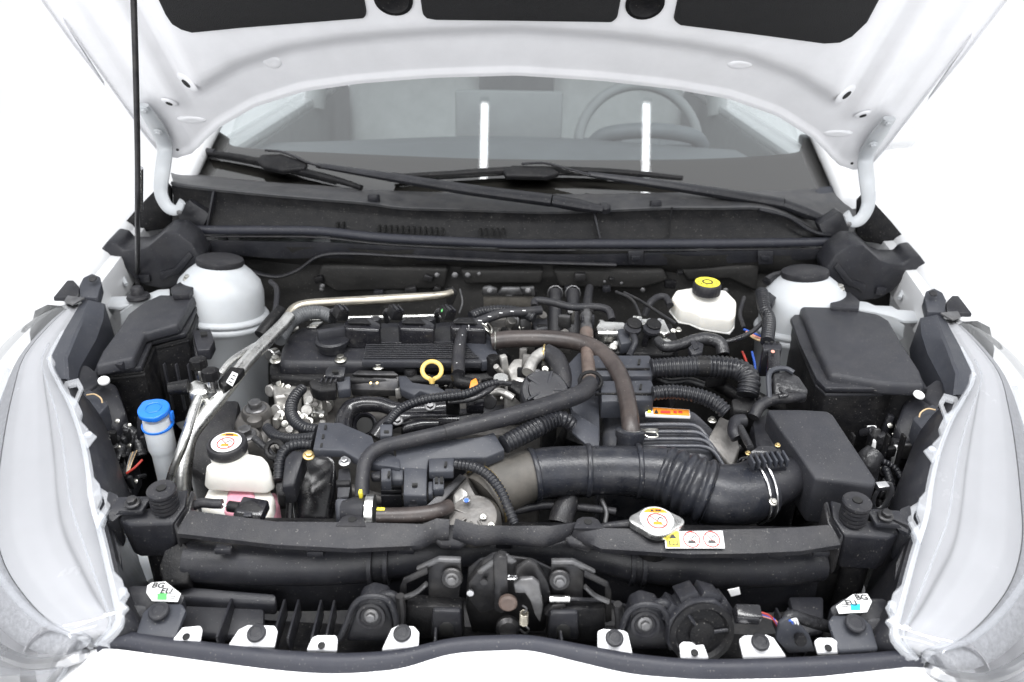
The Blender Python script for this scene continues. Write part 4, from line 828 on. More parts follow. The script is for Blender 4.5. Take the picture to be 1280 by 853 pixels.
for px, py, lab in ((464, 770, 'black grommet bracket with a bolt, between the two clipped tabs left of the latch'), (806, 780, 'black grommet bracket with a bolt, between the latch and the horn')):
    t = thing('grille_bracket', lab, 'bracket', Q(px, py+40, 0.03), 'grille brackets')
    o = px-464; oy = py-770
    build('bracket_foot', MB().prism(QS([(432+o, 803+oy), (440+o, 780+oy), (448+o, 757+oy), (462+o, 750+oy), (482+o, 755+oy), (490+o, 772+oy), (493+o, 803+oy)], 0.030), (0, 0.03, 0), 0.004), 'plastic', t)
    build('foot_flange', MB().tube(QS([(424+o, 800+oy), (434+o, 778+oy), (443+o, 756+oy), (460+o, 746+oy), (484+o, 750+oy), (494+o, 770+oy), (497+o, 800+oy)], 0.028), 0.0035, 8, 6), 'plastic', t)
    build('grommet_cup', MB().lathe([(0.016, 0), (0.016, 0.004), (0.013, 0.005), (0.011, 0.002)], Q(px, py, 0.028), (0, -1, 0.35), 28), 'rubber', t)
    boltp(t, Q(px, py, 0.0265), 0.0085, 'steel_worn', (0, -1, 0.35))
    build('upper_lug', MB().tube(QS([(472+o, 748+oy), (488+o, 745+oy), (494+o, 752+oy), (494+o, 772+oy)], 0.042), 0.0065, 10, 5), 'plastic', t)
    build('inner_stay', MB().tube(QS([(500+o*1.0-(0 if o == 0 else 70), 745+oy), (502+o-(0 if o == 0 else 70), 770+oy), (498+o-(0 if o == 0 else 70), 790+oy)], 0.038), 0.005, 8, 5), 'steel_dark', t)
# ---- horn
hc = Q(876, 790, 0.024); nH = V((0.12, -1, 0.28)).normalized()
hn = thing('horn', 'round black horn with ribbed octagonal shell and wired plug in front of the duct', 'horn', Q(874, 815, 0.03))
def octo(c, r, n, rot=0.39): 
    u, v, _ = frame_of(n); return [c+(u*math.cos(rot+k*math.pi/4)+v*math.sin(rot+k*math.pi/4))*r for k in range(8)]
build('shell', MB().prism(octo(hc+nH*0.0, 0.041, nH), -nH*0.034, 0.004, 2), 'plastic', hn)
build('face_ring', MB().lathe([(0.036, 0.0), (0.037, 0.005), (0.031, 0.006), (0.028, 0.001), (0.015, 0.001), (0.014, 0.005), (0.008, 0.006)], hc, nH, 36), 'plastic_dark', hn)
u, v, _ = frame_of(nH)
for a in (0.1, 2.2, 4.3): build('spoke', MB().tube([hc+nH*.003+(u*math.cos(a)+v*math.sin(a))*.012, hc+nH*.003+(u*math.cos(a)+v*math.sin(a))*.030], 0.0022, 8, 2), 'plastic', hn)
for k, a in enumerate((0.6, 1.25, 1.9, 2.6)):
    c = hc-nH*0.020+(u*math.cos(a)+v*math.sin(a))*0.0385; build('shell_block', MB().prism([c+(u*-math.sin(a)+v*math.cos(a))*s1*0.011+nH*s2*0.014+(u*math.cos(a)+v*math.sin(a))*0.006 for s1, s2 in ((-1, -1), (1, -1), (1, 1), (-1, 1))], -(u*math.cos(a)+v*math.sin(a))*0.012, 0.0015), 'plastic', hn)
pl = Q(934, 768, 0.03); build('plug', MB().box(pl, (0.028, 0.016, 0.018), (0.3, 0.05, 0), 0.002), 'plastic_gloss', hn); build('plug_rib', MB().box(pl+V((-.002, -.009, .003)), (0.024, 0.003, 0.004), (0.3, 0.05, 0), 0.001), 'plastic', hn)
for k, m in enumerate(('wire_red', 'wire_blue', 'wire_pink')): build('wire', MB().tube([pl+V((0.012, 0, 0.004-k*.002)), Q(962+k*2, 770+k*2, 0.03), Q(971+k, 781, 0.03), Q(975+k*2, 792, 0.035)], 0.0013, 6, 6), m, hn)
cg = thing('cable_guide', 'flat dark grey cable guide plate with a small peg beside the horn plug', 'bracket', Q(995, 810, 0.03))
build('guide_plate', MB().prism(QS([(970, 800), (974, 780), (984, 774), (998, 780), (1012, 795), (1020, 815), (986, 818)], 0.022), (0, 0.006, 0), 0.002), 'plastic_grey', cg)
build('peg', MB().lathe([(0.0045, 0), (0.0045, 0.008), (0.007, 0.009), (0.006, 0.012)], Q(997, 796, 0.020), (0, -1, 0.4), 12), 'plastic_dark', cg); build('peg_wing', MB().box(Q(1000, 799, 0.016), (0.003, 0.006, 0.014), (0, 0.4, 0), 0.0006), 'plastic_dark', cg)
build('harness', MB().tube(QS([(982, 777, .03), (990, 770, .035), (1010, 776, .045), (1040, 785, .06)]), 0.007, 10, 6), 'tape', cg)
for i in range(3): build('wire', MB().tube(QS([(984+i*2, 777, .024), (989+i*3, 776-i, .022), (992+i*3, 783, .024)]), 0.0012, 6, 5), ('wire_blue', 'label_white', 'label_white')[i], cg)
# ================================================================== fuse box (washer side)
fb = thing('fuse_box', 'black angular fuse box with sloping lid beside the prop rod', 'fuse box', P(190, 470, 0.70))
lid = [(200, 368, .905), (243, 369, .905), (222, 405, .893), (181, 416, .890), (167, 447, .880), (119, 457, .878), (128, 438, .883), (146, 414, .890), (160, 392, .897), (178, 378, .902)]
L3 = PS(lid); build('lid', MB().prism(L3, 0.020, 0.005, 3, taper=1.03), 'plastic_lid', fb)
fl_ = PS([(196, 372, .885), (250, 374, .887), (232, 416, .872), (190, 426, .870), (177, 458, .862), (116, 466, .858), (126, 444, .864), (145, 420, .87), (160, 400, .878)])
build('lid_flange', MB().prism(fl_, 0.010, 0.003), 'plastic', fb)
fl2 = PS([(196, 372, .874), (252, 378, .876), (236, 422, .862), (194, 432, .858), (181, 464, .848), (118, 471, .846), (126, 448, .855), (160, 402, .866)])
build('base', MB().prism(fl2, 0.16, 0.004, taper=0.95), 'plastic_dark', fb)
build('base_flange', MB().prism([p+V((0, 0, -0.004)) for p in fl2], 0.006, 0.002, taper=1.02), 'plastic_dark', fb)
build('lid_latch', MB().box(P(149, 458, .868), (0.018, 0.010, 0.016), (0.2, 0, -0.12), 0.002), 'plastic', fb)
build('lid_latch', MB().prism(PS([(240, 413, .87), (263, 411, .872), (268, 425, .865), (262, 437, .858), (246, 438, .858)]), 0.02, 0.002), 'plastic', fb)
build('latch_slot', MB().prism(PS([(250, 415, .8725), (258, 414, .8725), (259, 418, .871), (251, 419, .871)]), 0.004, 0), 'undertray', fb)
for px in (190, 205, 220, 235): p = Q(px, 455, 0.53); build('rib', MB().box(V((p.x, p.y, 0.79)), (0.003, 0.008, 0.09), bevel=0.001), 'plastic', fb)
one('bracket_strut', MB().tube(PS([(243, 420, .85), (250, 450, .82), (262, 478, .79)]), 0.006, 8, 5, flat=0.5), 'plastic', 'black plastic stay running down from the fuse box to the pipe joint', 'stay')

# ================================================================== battery box (far side)
bb = thing('battery_box', 'large black covered battery box in front of the plain strut tower', 'battery box', P(1075, 520, 0.65))
lid = [(1001, 382, .905), (1040, 383, .907), (1068, 386, .907), (1100, 393, .904), (1112, 400, .902), (1128, 428, .892), (1150, 462, .880), (1158, 482, .872), (1103, 479, .874), (1038, 467, .880), (1020, 430, .890)]
build('lid', MB().prism(PS(lid), 0.022, 0.007, 4, taper=1.02), 'plastic_lid', bb)
fl_ = PS([(988, 398, .885), (1001, 386, .892), (1110, 400, .89), (1160, 486, .862), (1134, 484, .865), (1117, 478, .868), (1103, 486, .864), (1032, 485, .864), (1021, 474, .868), (1000, 430, .880)])
build('lid_flange', MB().prism(fl_, 0.008, 0.002), 'plastic', bb)
fl2 = PS([(990, 402, .87), (1003, 392, .876), (1110, 404, .875), (1160, 492, .850), (1134, 491, .852), (1117, 486, .855), (1103, 494, .85), (1032, 494, .85), (1019, 482, .855), (1000, 436, .866)])
build('base', MB().prism(fl2, 0.22, 0.005, taper=0.97), 'plastic_dark', bb); build('base_flange', MB().prism([p+V((0, 0, 0.003)) for p in fl2], 0.005, 0.002, taper=1.015), 'plastic', bb)
for px in (1050, 1075, 1098, 1120, 1140): p = Q(px, 510, 0.372); build('rib', MB().box(V((p.x, p.y, 0.76)), (0.004, 0.012, 0.12), bevel=0.001), 'plastic_dark', bb)
build('lid_hook', MB().tube(PS([(1008, 410, .88), (1012, 430, .872), (1018, 455, .862)]), 0.003, 8, 4), 'plastic', bb)
# ================================================================== air filter box
ab = thing('air_filter_box', 'black air filter box with flat slanted lid next to the ribbed intake hose', 'air filter box', P(1030, 620, 0.65))
lid = [(958, 511, .875), (1000, 511, .875), (1034, 513, .875), (1042, 518, .874), (1096, 599, .850), (1094, 607, .846), (1086, 608, .845), (1019, 598, .850), (1000, 570, .858), (978, 540, .867)]
build('lid', MB().prism(PS(lid), 0.075, 0.008, 4, taper=0.97), 'plastic_lid', ab)
build('side_body', MB().prism(PS([(940, 526, .845), (957, 515, .852), (1000, 572, .838), (1006, 592, .83), (985, 594, .82), (945, 560, .83)]), 0.12, 0.006), 'plastic', ab)
build('lower_body', MB().prism(PS([(950, 530, .80), (1040, 525, .80), (1085, 610, .78), (1000, 618, .78)]), 0.14, 0.006), 'plastic_dark', ab)
build('outlet_neck', MB().tube(PS([(1030, 583, .825), (1000, 592, .82), (970, 603, .815), (948, 611, .81)]), [0.020, 0.024, 0.031, 0.034], 26, 6), 'plastic', ab, sharp=60)
build('neck_web', MB().prism(PS([(938, 530, .84), (955, 527, .845), (970, 560, .835), (950, 566, .83)]), 0.05, 0.005), 'plastic', ab)
sn = build('sensor', MB().prism(PS([(934, 575, .855), (945, 565, .86), (975, 560, .862), (985, 582, .852), (960, 586, .848), (938, 586, .848)]), 0.024, 0.002), 'plastic', ab)
for k in range(7): build('sensor_fin', MB().box(P(939+k*7, 577-k*0.6, .862), (0.003, 0.020, 0.012), (0.1, 0, 0.1), 0.0006), 'plastic_grey', sn)
build('sensor_plug', MB().prism(PS([(938, 565, .872), (948, 557, .875), (966, 557, .872), (974, 563, .868), (960, 570, .864), (940, 572, .866)]), 0.014, 0.003), 'plastic_gloss', sn)
for px, py in ((972, 557), (935, 567)): boltp(sn, P(px, py, .868), 0.0038, 'brass', (0, -.2, 1))
# ================================================================== intake hose
ih = thing('intake_hose', 'thick black rubber air intake hose with ribbed bellows and seam bands', 'intake hose', P(760, 640, 0.74))
main = [(604, 626, .805, 70), (622, 611, .812, 71), (650, 598, .818, 66), (690, 590, .822, 62), (740, 588, .822, 61), (790, 589, .822, 63), (830, 593, .822, 70)]
build('front_section', hose([(666, 594, .820, 63)]+main[3:], 28, 8), 'rubber_hose', ih, sharp=70)
build('dusty_elbow', hose(main[:3]+[(669, 593.5, .820, 63)], 28, 8), 'rubber_dusty', ih, sharp=70)
bel = [(826, 592, .822, 72), (848, 600, .820, 77), (868, 609, .816, 81), (886, 616, .812, 83)]
build('bellows', hose(bel, 32, 12, (0.0118, 0.10, 1)), 'rubber_hose', ih, sharp=75)
build('end_section', hose([(882, 615, .812, 77), (903, 620, .810, 78), (930, 617, .810, 76), (950, 610, .811, 75)], 28, 8), 'rubber_hose', ih, sharp=70)
def band(p, t, r, w_=0.006, m='rubber_hose', name='band', flat=1.0):
    t = V(t).normalized(); return build(name, MB().tube([p-t*w_/2, p-t*w_*0.25, p+t*w_*0.25, p+t*w_/2], [r*0.97, r, r, r*0.97], 30, 1), m, ih, sharp=70)
mp_, mr_ = path3(main)
for k, (px, py, z, w_) in enumerate(((667, 594, .820, 70), (735, 588, .822, 68), (797, 589, .822, 71))):
    p = P(px, py, z); band(p, (1, 0.08 if px < 700 else 0.0, 0) if px > 700 else (1, 0.25, 0.05), w_/2*pxsize(p), 0.007)
for (px, py, z, wd, tx) in ((940, 613, .810, 82, (1, .30, .03)), (948, 610, .811, 82, (1, .30, .03))):
    p = P(px, py, z); build('clamp_wire', MB().tube([p+q for q in [Quaternion(V((0, 0, 1)).cross(V(tx)).normalized(), V((0, 0, 1)).angle(V(tx))) @ V((math.cos(a*math.pi/18)*wd/2*pxsize(p), math.sin(a*math.pi/18)*wd/2*pxsize(p), 0)) for a in range(36)]], 0.0016, 6, 1, closed=True), 'steel', ih)
bolt(ih, 966, 628, .83, 11, 'zinc', (0.3, -0.5, 1), 'clamp_screw')
for (px, py, z, wd, tx) in ((606, 626, .806, 82, (0.72, 0.62, 0.1)), (614, 619, .809, 82, (0.74, 0.6, 0.1))):
    p = P(px, py, z); build('clamp_wire', MB().tube([p+q for q in [Quaternion(V((0, 0, 1)).cross(V(tx)).normalized(), V((0, 0, 1)).angle(V(tx))) @ V((math.cos(a*math.pi/18)*wd/2*pxsize(p), math.sin(a*math.pi/18)*wd/2*pxsize(p), 0)) for a in range(36)]], 0.0015, 6, 1, closed=True), 'brass', ih)
build('branch_socket', MB().lathe([(0.019, -0.04), (0.019, -0.004), (0.021, 0.0), (0.021, 0.008), (0.017, 0.010)], P(788, 545, .856), (0.02, 0.28, 1), 26), 'rubber_hose', ih)
# breather hose (brown rubber loop)
bh = thing('breather_hose', 'smooth brown rubber hose looping from the engine cover to the intake hose', 'hose', P(720, 500, 0.84))
build('hose', hose([(615, 427, .885, 22), (640, 424, .890, 22), (690, 424, .895, 22), (730, 430, .897, 22), (757, 445, .895, 22), (775, 470, .888, 22), (784, 500, .880, 22), (788, 530, .868, 23), (789, 548, .855, 23)], 18, 8), 'rubber_brown', bh, sharp=70)
def pinch(parent, p, axis, r, lobe, m='zinc'):
    ax = V(axis).normalized(); q = V((0, 0, 1)).rotation_difference(ax)
    pts = [p+q @ V((math.cos(a)*r, math.sin(a)*r, 0)) for a in [i*0.25 for i in range(26)]]
    build('spring_clamp', MB().tube(pts, 0.0014, 6, 1, closed=True), m, parent)
    lobe = V(lobe)
    for s_ in (-1, 1):
        o = p+lobe.normalized()*r; side = ax*0.0035*s_; l = lobe
        build('clamp_ear', MB().tube([o+side*0.3, o+l*0.45+side*1.6+l.cross(ax)*0.25, o+l+side*1.4, o+l*0.8-side*0.2+l.cross(ax)*-0.2, o+side*0.2], 0.0012, 6, 6), m, parent)
pinch(bh, P(619, 426, .887), (1, 0.05, 0), 0.0150, (-0.010, 0, 0.018)); pinch(bh, P(789, 538, .864), (0, 0.35, 1), 0.0142, (0.022, -0.004, 0.0))
# long coolant hose across the engine
ch = thing('coolant_hose', 'long dark rubber hose running diagonally across the harness tray to the brown pipe', 'hose', P(600, 560, 0.82))
build('hose', hose([(453, 622, .845, 18), (453, 600, .858, 18), (458, 575, .872, 18), (475, 560, .880, 18), (510, 551, .886, 19), (560, 540, .892, 19)], 16, 8), 'rubber', ch, sharp=70)
build('sleeve', hose([(556, 541, .892, 20), (600, 530, .895, 22), (650, 517, .897, 23), (700, 502, .898, 23), (728, 491, .897, 23), (738, 480, .893, 21)], 16, 8), 'rubber', ch, sharp=70)
build('hose_clip', MB().tube([P(738, 477, .893)+V((0.0165*math.cos(a*.5), 0.008*math.sin(a*.5), 0.012*math.sin(a*.5))) for a in range(13)], 0.003, 8, 1, closed=True), 'plastic_dark', ch)
build('paint_mark', MB().box(P(451, 618, .857), (0.004, 0.006, 0.012), (0.3, 0, 0), 0.0006), 'yellow', ch)
# brown pipe with quick coupling
bp = thing('heater_pipe', 'upright rust brown pipe with a clear quick coupling on top', 'pipe', P(735, 480, 0.84))
build('pipe', hose([(737, 482, .886, 17), (735, 450, .89, 17), (733, 415, .895, 17)], 16, 6), 'rust_pipe', bp)
build('coupling', hose([(733, 418, .895, 13), (733, 408, .898, 16), (733, 402, .90, 13), (733, 396, .90, 17), (733, 388, .903, 17)], 16, 4), 'steel_worn', bp)
build('coupling_latch', MB().box(P(733, 390, .905), (0.024, 0.018, 0.012), bevel=0.002).join(MB()), 'plastic_dark', bp)
build('coupling_cage', MB().box(P(728, 402, .905), (0.004, 0.010, 0.022), bevel=0.001), 'plastic', bp); build('coupling_cage', MB().box(P(741, 402, .905), (0.004, 0.010, 0.022), bevel=0.001), 'plastic', bp)
build('upper_hose', hose([(734, 386, .905, 13), (735, 372, .905, 11), (737, 360, .90, 10)], 12, 5), 'rubber', bp)
build('clamp_highlight', MB().box(P(734, 386, .909), (0.008, 0.004, 0.003), bevel=0.001), 'steel', bp)

# ================================================================== valve cover
vc = thing('valve_cover', 'black plastic engine valve cover with a ridged panel on its top', 'engine cover', P(490, 490, 0.78))
deck = PS([(337, 466, .838), (345, 445, .848), (352, 425, .856), (372, 408, .860), (620, 408, .862), (632, 430, .858), (640, 455, .848), (640, 470, .838), (338, 468, .838)])
build('cover_body', MB().prism(PS([(346, 452, .858), (352, 432, .868), (360, 418, .872), (374, 408, .874), (420, 401, .876), (600, 400, .876), (622, 432, .868), (634, 450, .858), (590, 452, .856), (450, 454, .856), (356, 455, .856)]), 0.05, 0.010, 4), 'plastic', vc)
fl_ = PS([(337, 468, .836), (337, 456, .841), (350, 448, .845), (372, 412, .856), (615, 412, .858), (640, 446, .846), (641, 467, .838), (600, 470, .836), (440, 472, .835)])
build('cover_flange', MB().prism(fl_, 0.018, 0.003), 'plastic_dark', vc)
tp_ = [(452, 452, .868), (458, 428, .876), (575, 426, .877), (606, 446, .870), (602, 453, .867)]
tpn = build('ridged_panel', MB().prism(PS(tp_), 0.012, 0.002), 'plastic_lid', vc)
for k in range(9):
    f = (k+0.5)/9; a = P(453+(458-453)*f+1, 449+(428-449)*f, .8705+.0065*f); b = P(600+(576-600)*f, 448+(427-448)*f, .8715+.0065*f)
    build('ridge', MB().tube([a, b], 0.0013, 6, 1), 'plastic', tpn)
build('cover_step', MB().prism(PS([(576, 424, .880), (612, 424, .880), (626, 448, .870), (602, 452, .868)]), 0.02, 0.003), 'plastic_grey', vc)
build('cover_boss', MB().lathe([(0.012, -0.03), (0.012, 0.0), (0.010, 0.003)], P(617, 448, .870), (0, 0, 1), 20), 'plastic_dark', vc)
build('metal_plate', MB().prism(PS([(383, 409, .877), (392, 402, .879), (404, 402, .879), (395, 409, .877)]), 0.003, 0.0006), 'alu_pipe', vc)
build('front_edge', MB().prism(PS([(338, 466, .846), (420, 470, .846), (600, 466, .846), (632, 462, .848), (632, 470, .842), (600, 475, .84), (420, 477, .84), (338, 473, .84)]), 0.014, 0.003), 'plastic_dark', vc)
for px, py, z, m in ((345, 451, .865, 'zinc'), (366, 411, .873, 'zinc'), (426, 450, .868, 'zinc'), (590, 453, .866, 'zinc'), (514, 452, .868, 'zinc')): bolt(vc, px, py, z-0.010, 15, m)
build('port_plug', cyl(P(346, 443, .85), 0.012, 0.016, (-0.6, -1, 0.2), 24), 'alu_pipe', vc)
oc = thing('oil_filler_cap', 'round black oil filler cap with a raised grip bar on the engine cover', 'cap', P(416, 440, .868))
pc = P(416, 432, .872)
build('cap_skirt', MB().lathe([(0.0235, -0.006), (0.0235, 0.004), (0.0285, 0.006), (0.029, 0.012), (0.026, 0.015), (0.006, 0.016)], pc, (0, -.05, 1), 36, ), 'plastic', oc)
build('grip_bar', MB().box(pc+V((0.002, 0.0, 0.022)), (0.050, 0.012, 0.018), (0, 0, 0.45), 0.002), 'plastic_lid', oc)
for i, (px, py, lab) in enumerate(((452, 404, 'black ignition coil nearest the oil filler cap'), (520, 404, 'black ignition coil in the middle of the row of three'), (585, 404, 'black ignition coil nearest the brown breather hose'))):
    t = thing('ignition_coil', lab, 'ignition coil', P(px, py+12, .8860), 'ignition coils'); o = px-452
    build('coil_body', MB().prism(PS([(429+o, 404, .9080), (438+o, 396, .9120), (462+o, 396, .9120), (476+o, 405, .9080), (474+o, 413, .9030), (432+o, 411, .9040)]), 0.036, 0.003), 'plastic_gloss', t)
    build('coil_well', MB().prism(PS([(434+o, 403, .9125), (440+o, 398, .9145), (458+o, 398, .9145), (464+o, 404, .9120)]), 0.004, 0.001), 'plastic_dark', t)
    build('bolt_ear', cyl(P(470+o, 411, .8860), 0.0095, 0.020, (0, 0, 1), 20), 'plastic', t)
    for k in range(2): build('ear_fin', MB().box(P(462+o, 410+k*5, .890-k*.003), (0.020, 0.006, 0.004), bevel=0.001), 'plastic', t)
    bolt(t, 469+o, 406, .893, 9, 'zinc')
    c = P(426+o, 391, .9220); build('plug', MB().box(c, (0.020, 0.024, 0.018), (0.15, 0.3, 0.6), 0.002), 'plastic_dark', t)
    build('plug_ridge', MB().box(c+V((0.002, -0.004, 0.010)), (0.005, 0.020, 0.006), (0.15, 0.3, 0.6), 0.001), 'plastic_gloss', t); build('plug_ridge', MB().box(c+V((0.009, -0.001, 0.008)), (0.004, 0.020, 0.005), (0.15, 0.3, 0.6), 0.001), 'plastic_gloss', t)
    build('plug_lead', MB().tube([c+V((-.006, .004, 0)), c+V((-.016, .010, -.002)), c+V((-.020, .020, -.014)), c+V((-.02, .03, -.03))], 0.005, 8, 5), 'tape', t)
    if i == 2: build('green_seal', MB().tube([c+V((-.009, -.006, .004)), c+V((-.006, .000, .009))], 0.0014, 6, 3), 'label_green', t)
# dipstick
ds = thing('oil_dipstick', 'yellow looped oil dipstick handle in front of the engine cover', 'dipstick', P(540, 490, .82))
rp2 = [P(540+12*math.cos(a*math.pi/10), 463+11*math.sin(a*math.pi/10), .862+0.010*math.sin(-a*math.pi/10)) for a in range(20)]
rp2[5] = P(540, 476, .850)
build('loop', MB().tube(rp2, 0.0036, 10, 3, closed=True, flat=0.7), 'yellow_ring', ds); build('tongue', MB().tube([P(540, 473, .853), P(540, 480, .845)], [0.006, 0.004], 10, 3), 'yellow_ring', ds)
build('tube', MB().tube([P(540, 478, .846), P(541, 490, .83), P(545, 505, .79)], 0.004, 8, 4), 'steel_worn', ds)

# ================================================================== cylinder head (bare castings) and engine block
eh = thing('cylinder_head', 'dirty bare aluminium cylinder head castings below the valve cover', 'engine', P(480, 560, 0.55))
build('block', MB().box((-0.16, 0.50, 0.66), (0.42, 0.20, 0.26), bevel=0.01), 'cast_dark', eh)
build('head_face', MB().prism(PS([(338, 474, .822), (440, 476, .822), (640, 472, .822), (636, 450, .83), (345, 450, .83)]), 0.12, 0.006), 'cast', eh)
for pts, z, dn_, m in (([(340, 478), (372, 474), (376, 492), (342, 496)], .826, .05, 'cast'), ([(345, 492), (362, 486), (368, 512), (350, 516)], .80, .05, 'cast'), ([(376, 472), (404, 472), (408, 500), (380, 505)], .82, .06, 'cast'),
        ([(360, 500), (378, 498), (384, 545), (364, 548)], .79, .08, 'cast'), ([(384, 503), (400, 500), (401, 517), (386, 518)], .805, .03, 'alu_pipe'), ([(402, 490), (430, 488), (436, 520), (404, 525)], .78, .06, 'cast_dark'), ([(430, 486), (520, 488), (520, 505), (430, 505)], .775, .08, 'cast_dark'), ([(345, 518), (366, 520), (362, 560), (348, 556)], .765, .07, 'cast_dark')):
    build('casting', prismP(pts, z, dn_, 0.005, 3), m, eh)
for px, py, z, r, ax in ((352, 512, .80, .010, (-.4, -1, .4)), (357, 517, .79, .012, (-.6, -1, .2)), (345, 486, .815, .010, (-.5, -1, .2)), (395, 515, .80, .009, (0, -1, .3)), (372, 500, .80, .009, (0, -1, .3)), (410, 505, .80, .010, (0, -1, .2)), (412, 478, .825, .008, (0, -.6, .8))):
    build('stud_boss', cyl(P(px, py, z), r, 0.016, ax, 20), 'cast', eh)
for px, py in ((352, 478), (390, 492), (398, 480), (356, 530)): bolt(eh, px, py, .815, 9, 'zinc', (0, -.8, .6))
build('water_outlet', hose([(346, 513, .80, 12), (356, 512, .80, 16), (366, 512, .80, 13)], 16, 4), 'cast', eh)
for px in range(440, 640, 22): build('casting', prismP([(px, 478), (px+12, 478), (px+13, 490), (px+1, 490)], .81+random.uniform(-.006, .006), .05, 0.004), random.choice(('cast', 'cast_dark')), eh)
random.seed(5)
def bits(parent, n, x0, x1, y0, y1, z0, z1, mats, s0=6, s1=16, name='casting'):
    for k in range(n):
        px, py = random.uniform(x0, x1), random.uniform(y0, y1); f = (py-y0)/(y1-y0); z = z1+(z0-z1)*f+random.uniform(-.006, .006); a, b = random.uniform(s0, s1), random.uniform(s0, s1)*0.7; m = random.choice(mats); c = P(px, py, z); r = pxsize(c)
        if random.random() < .5: build(name, MB().box(c, (a*r, b*r*1.3, random.uniform(.015, .04)), (random.uniform(-.15, .15), random.uniform(-.15, .15), random.uniform(-.3, .3)), 0.0025), m, parent)
        elif random.random() < .6: build(name, cyl(c-V((0, 0, .01)), a*r*.45, random.uniform(.014, .026), (random.uniform(-.5, .5), random.uniform(-1, -.2), random.uniform(.3, 1)), 16), m, parent)
        else: boltp(parent, c, a*r*.4, 'zinc', (random.uniform(-.4, .4), -.7, .7))
bits(eh, 34, 342, 404, 478, 556, .785, .828, ('cast', 'cast', 'cast', 'alu_pipe', 'cast_dark'))
bits(eh, 22, 440, 632, 476, 492, .815, .828, ('cast', 'cast', 'cast_dark', 'plastic_dark'), 5, 13)
# heat-shield plate with two gold dots
hs = thing('sensor_cover', 'small dark metal cover plate with two gold dots below the engine cover', 'cover plate', P(475, 490, .80))
build('plate_front', MB().prism(PS([(440, 469, .846), (498, 470, .846), (499, 488, .828), (439, 487, .828)]), 0.012, 0.0015), 'steel_dark', hs)
build('plate_top', MB().prism(PS([(440, 468, .850), (447, 463, .854), (492, 464, .854), (498, 469, .850)]), 0.004, 0.0008), 'steel_dark', hs)
for px in (464, 472): build('gold_dot', disc(P(px, 479.5, .838)+V((0, -.002, 0.0015)), (0, -0.7, 0.7), 0.0021, 0.0022, 14), 'brass', hs)
bolt(hs, 473, 459, .855, 15, 'zinc')
# intake manifold: glossy black runner
im = thing('intake_manifold', 'glossy black looped intake manifold runner in front of the engine', 'intake manifold', P(480, 540, .76))
build('runner', hose([(433, 550, .800, 22), (429, 530, .812, 22), (436, 513, .822, 22), (452, 506, .827, 20), (475, 506, .828, 19), (495, 512, .825, 19), (520, 514, .822, 22), (560, 512, .82, 26)], 18, 8), 'plastic_gloss', im, sharp=70)
build('runner', hose([(470, 548, .795, 22), (482, 532, .808, 20), (500, 524, .815, 22), (530, 526, .81, 26), (570, 528, .80, 30)], 18, 8), 'plastic_gloss', im, sharp=70)
build('port_ring', MB().lathe([(0.018, 0), (0.020, 0.006), (0.017, 0.008), (0.013, 0.002), (0.012, -0.02)], P(456, 532, .800), (0, -.75, .65), 28), 'plastic_gloss', im)
build('port_bore', disc(P(456, 532, .800)+V((0, -.001, .001)), (0, -.75, .65), 0.0125, 0.001), 'undertray', im)
build('plenum', MB().prism(PS([(500, 520, .81), (560, 508, .815), (640, 500, .815), (660, 530, .79), (600, 545, .785), (500, 550, .785)]), 0.09, 0.012, 3), 'plastic', im)
for px, py in ((538, 508), (497, 526)): bolt(im, px, py, .832, 15, 'steel_worn', (0, -.5, .9))
build('manifold_rib', MB().tube(PS([(505, 525, .832), (520, 521, .834), (560, 520, .834), (590, 516, .834)]), 0.003, 8, 6), 'plastic_gloss', im)
build('runner_end', hose([(505, 536, .815, 16), (525, 532, .82, 17), (548, 531, .82, 15)], 14, 5), 'plastic_gloss', im, sharp=70)
# pulley/timing cover (dark glossy shield)
tc = thing('belt_cover', 'smooth dark belt-side cover between coolant tank and coolant hose', 'cover', P(400, 650, .60))
build('cover_shell', MB().prism(PS([(366, 575, .80), (376, 562, .806), (412, 562, .806), (420, 575, .80), (418, 612, .77), (412, 652, .74), (368, 652, .74), (362, 610, .77)]), 0.16, 0.014, 4), 'plastic_gloss', tc)
build('cover_edge', MB().tube(PS([(361, 652, .75), (364, 610, .78), (372, 574, .806), (384, 562, .81)]), 0.005, 8, 6), 'plastic', tc)
# engine mount
em = thing('engine_mount', 'grimy cast engine mount with two large bolts beside the coolant cap', 'engine mount', P(320, 560, .72))
build('mount_body', MB().prism(PS([(290, 528, .80), (300, 508, .812), (318, 498, .815), (336, 505, .81), (340, 530, .80), (330, 555, .785), (304, 560, .785)]), 0.08, 0.010, 3), 'cast_dark', em)
for px, py in ((320, 512), (307, 546)):
    p = P(px, py, .812); build('boss', MB().lathe([(0.024, -0.04), (0.023, -0.004), (0.020, 0.002), (0.012, 0.003)], p, (0, -.08, 1), 28), 'cast_dark', em)
    boltp(em, p+V((0, 0, .001)), 0.0165, 'steel_worn', (0, -.08, 1))
build('mount_arm', MB().prism(PS([(326, 540, .79), (345, 536, .79), (346, 560, .775), (328, 562, .775)]), 0.04, 0.004), 'cast_dark', em)
build('stud', MB().lathe([(0.012, -.01), (0.011, .0), (0.006, .003)], P(318, 524, .815), (0, 0, 1), 18), 'cast_dark', em)

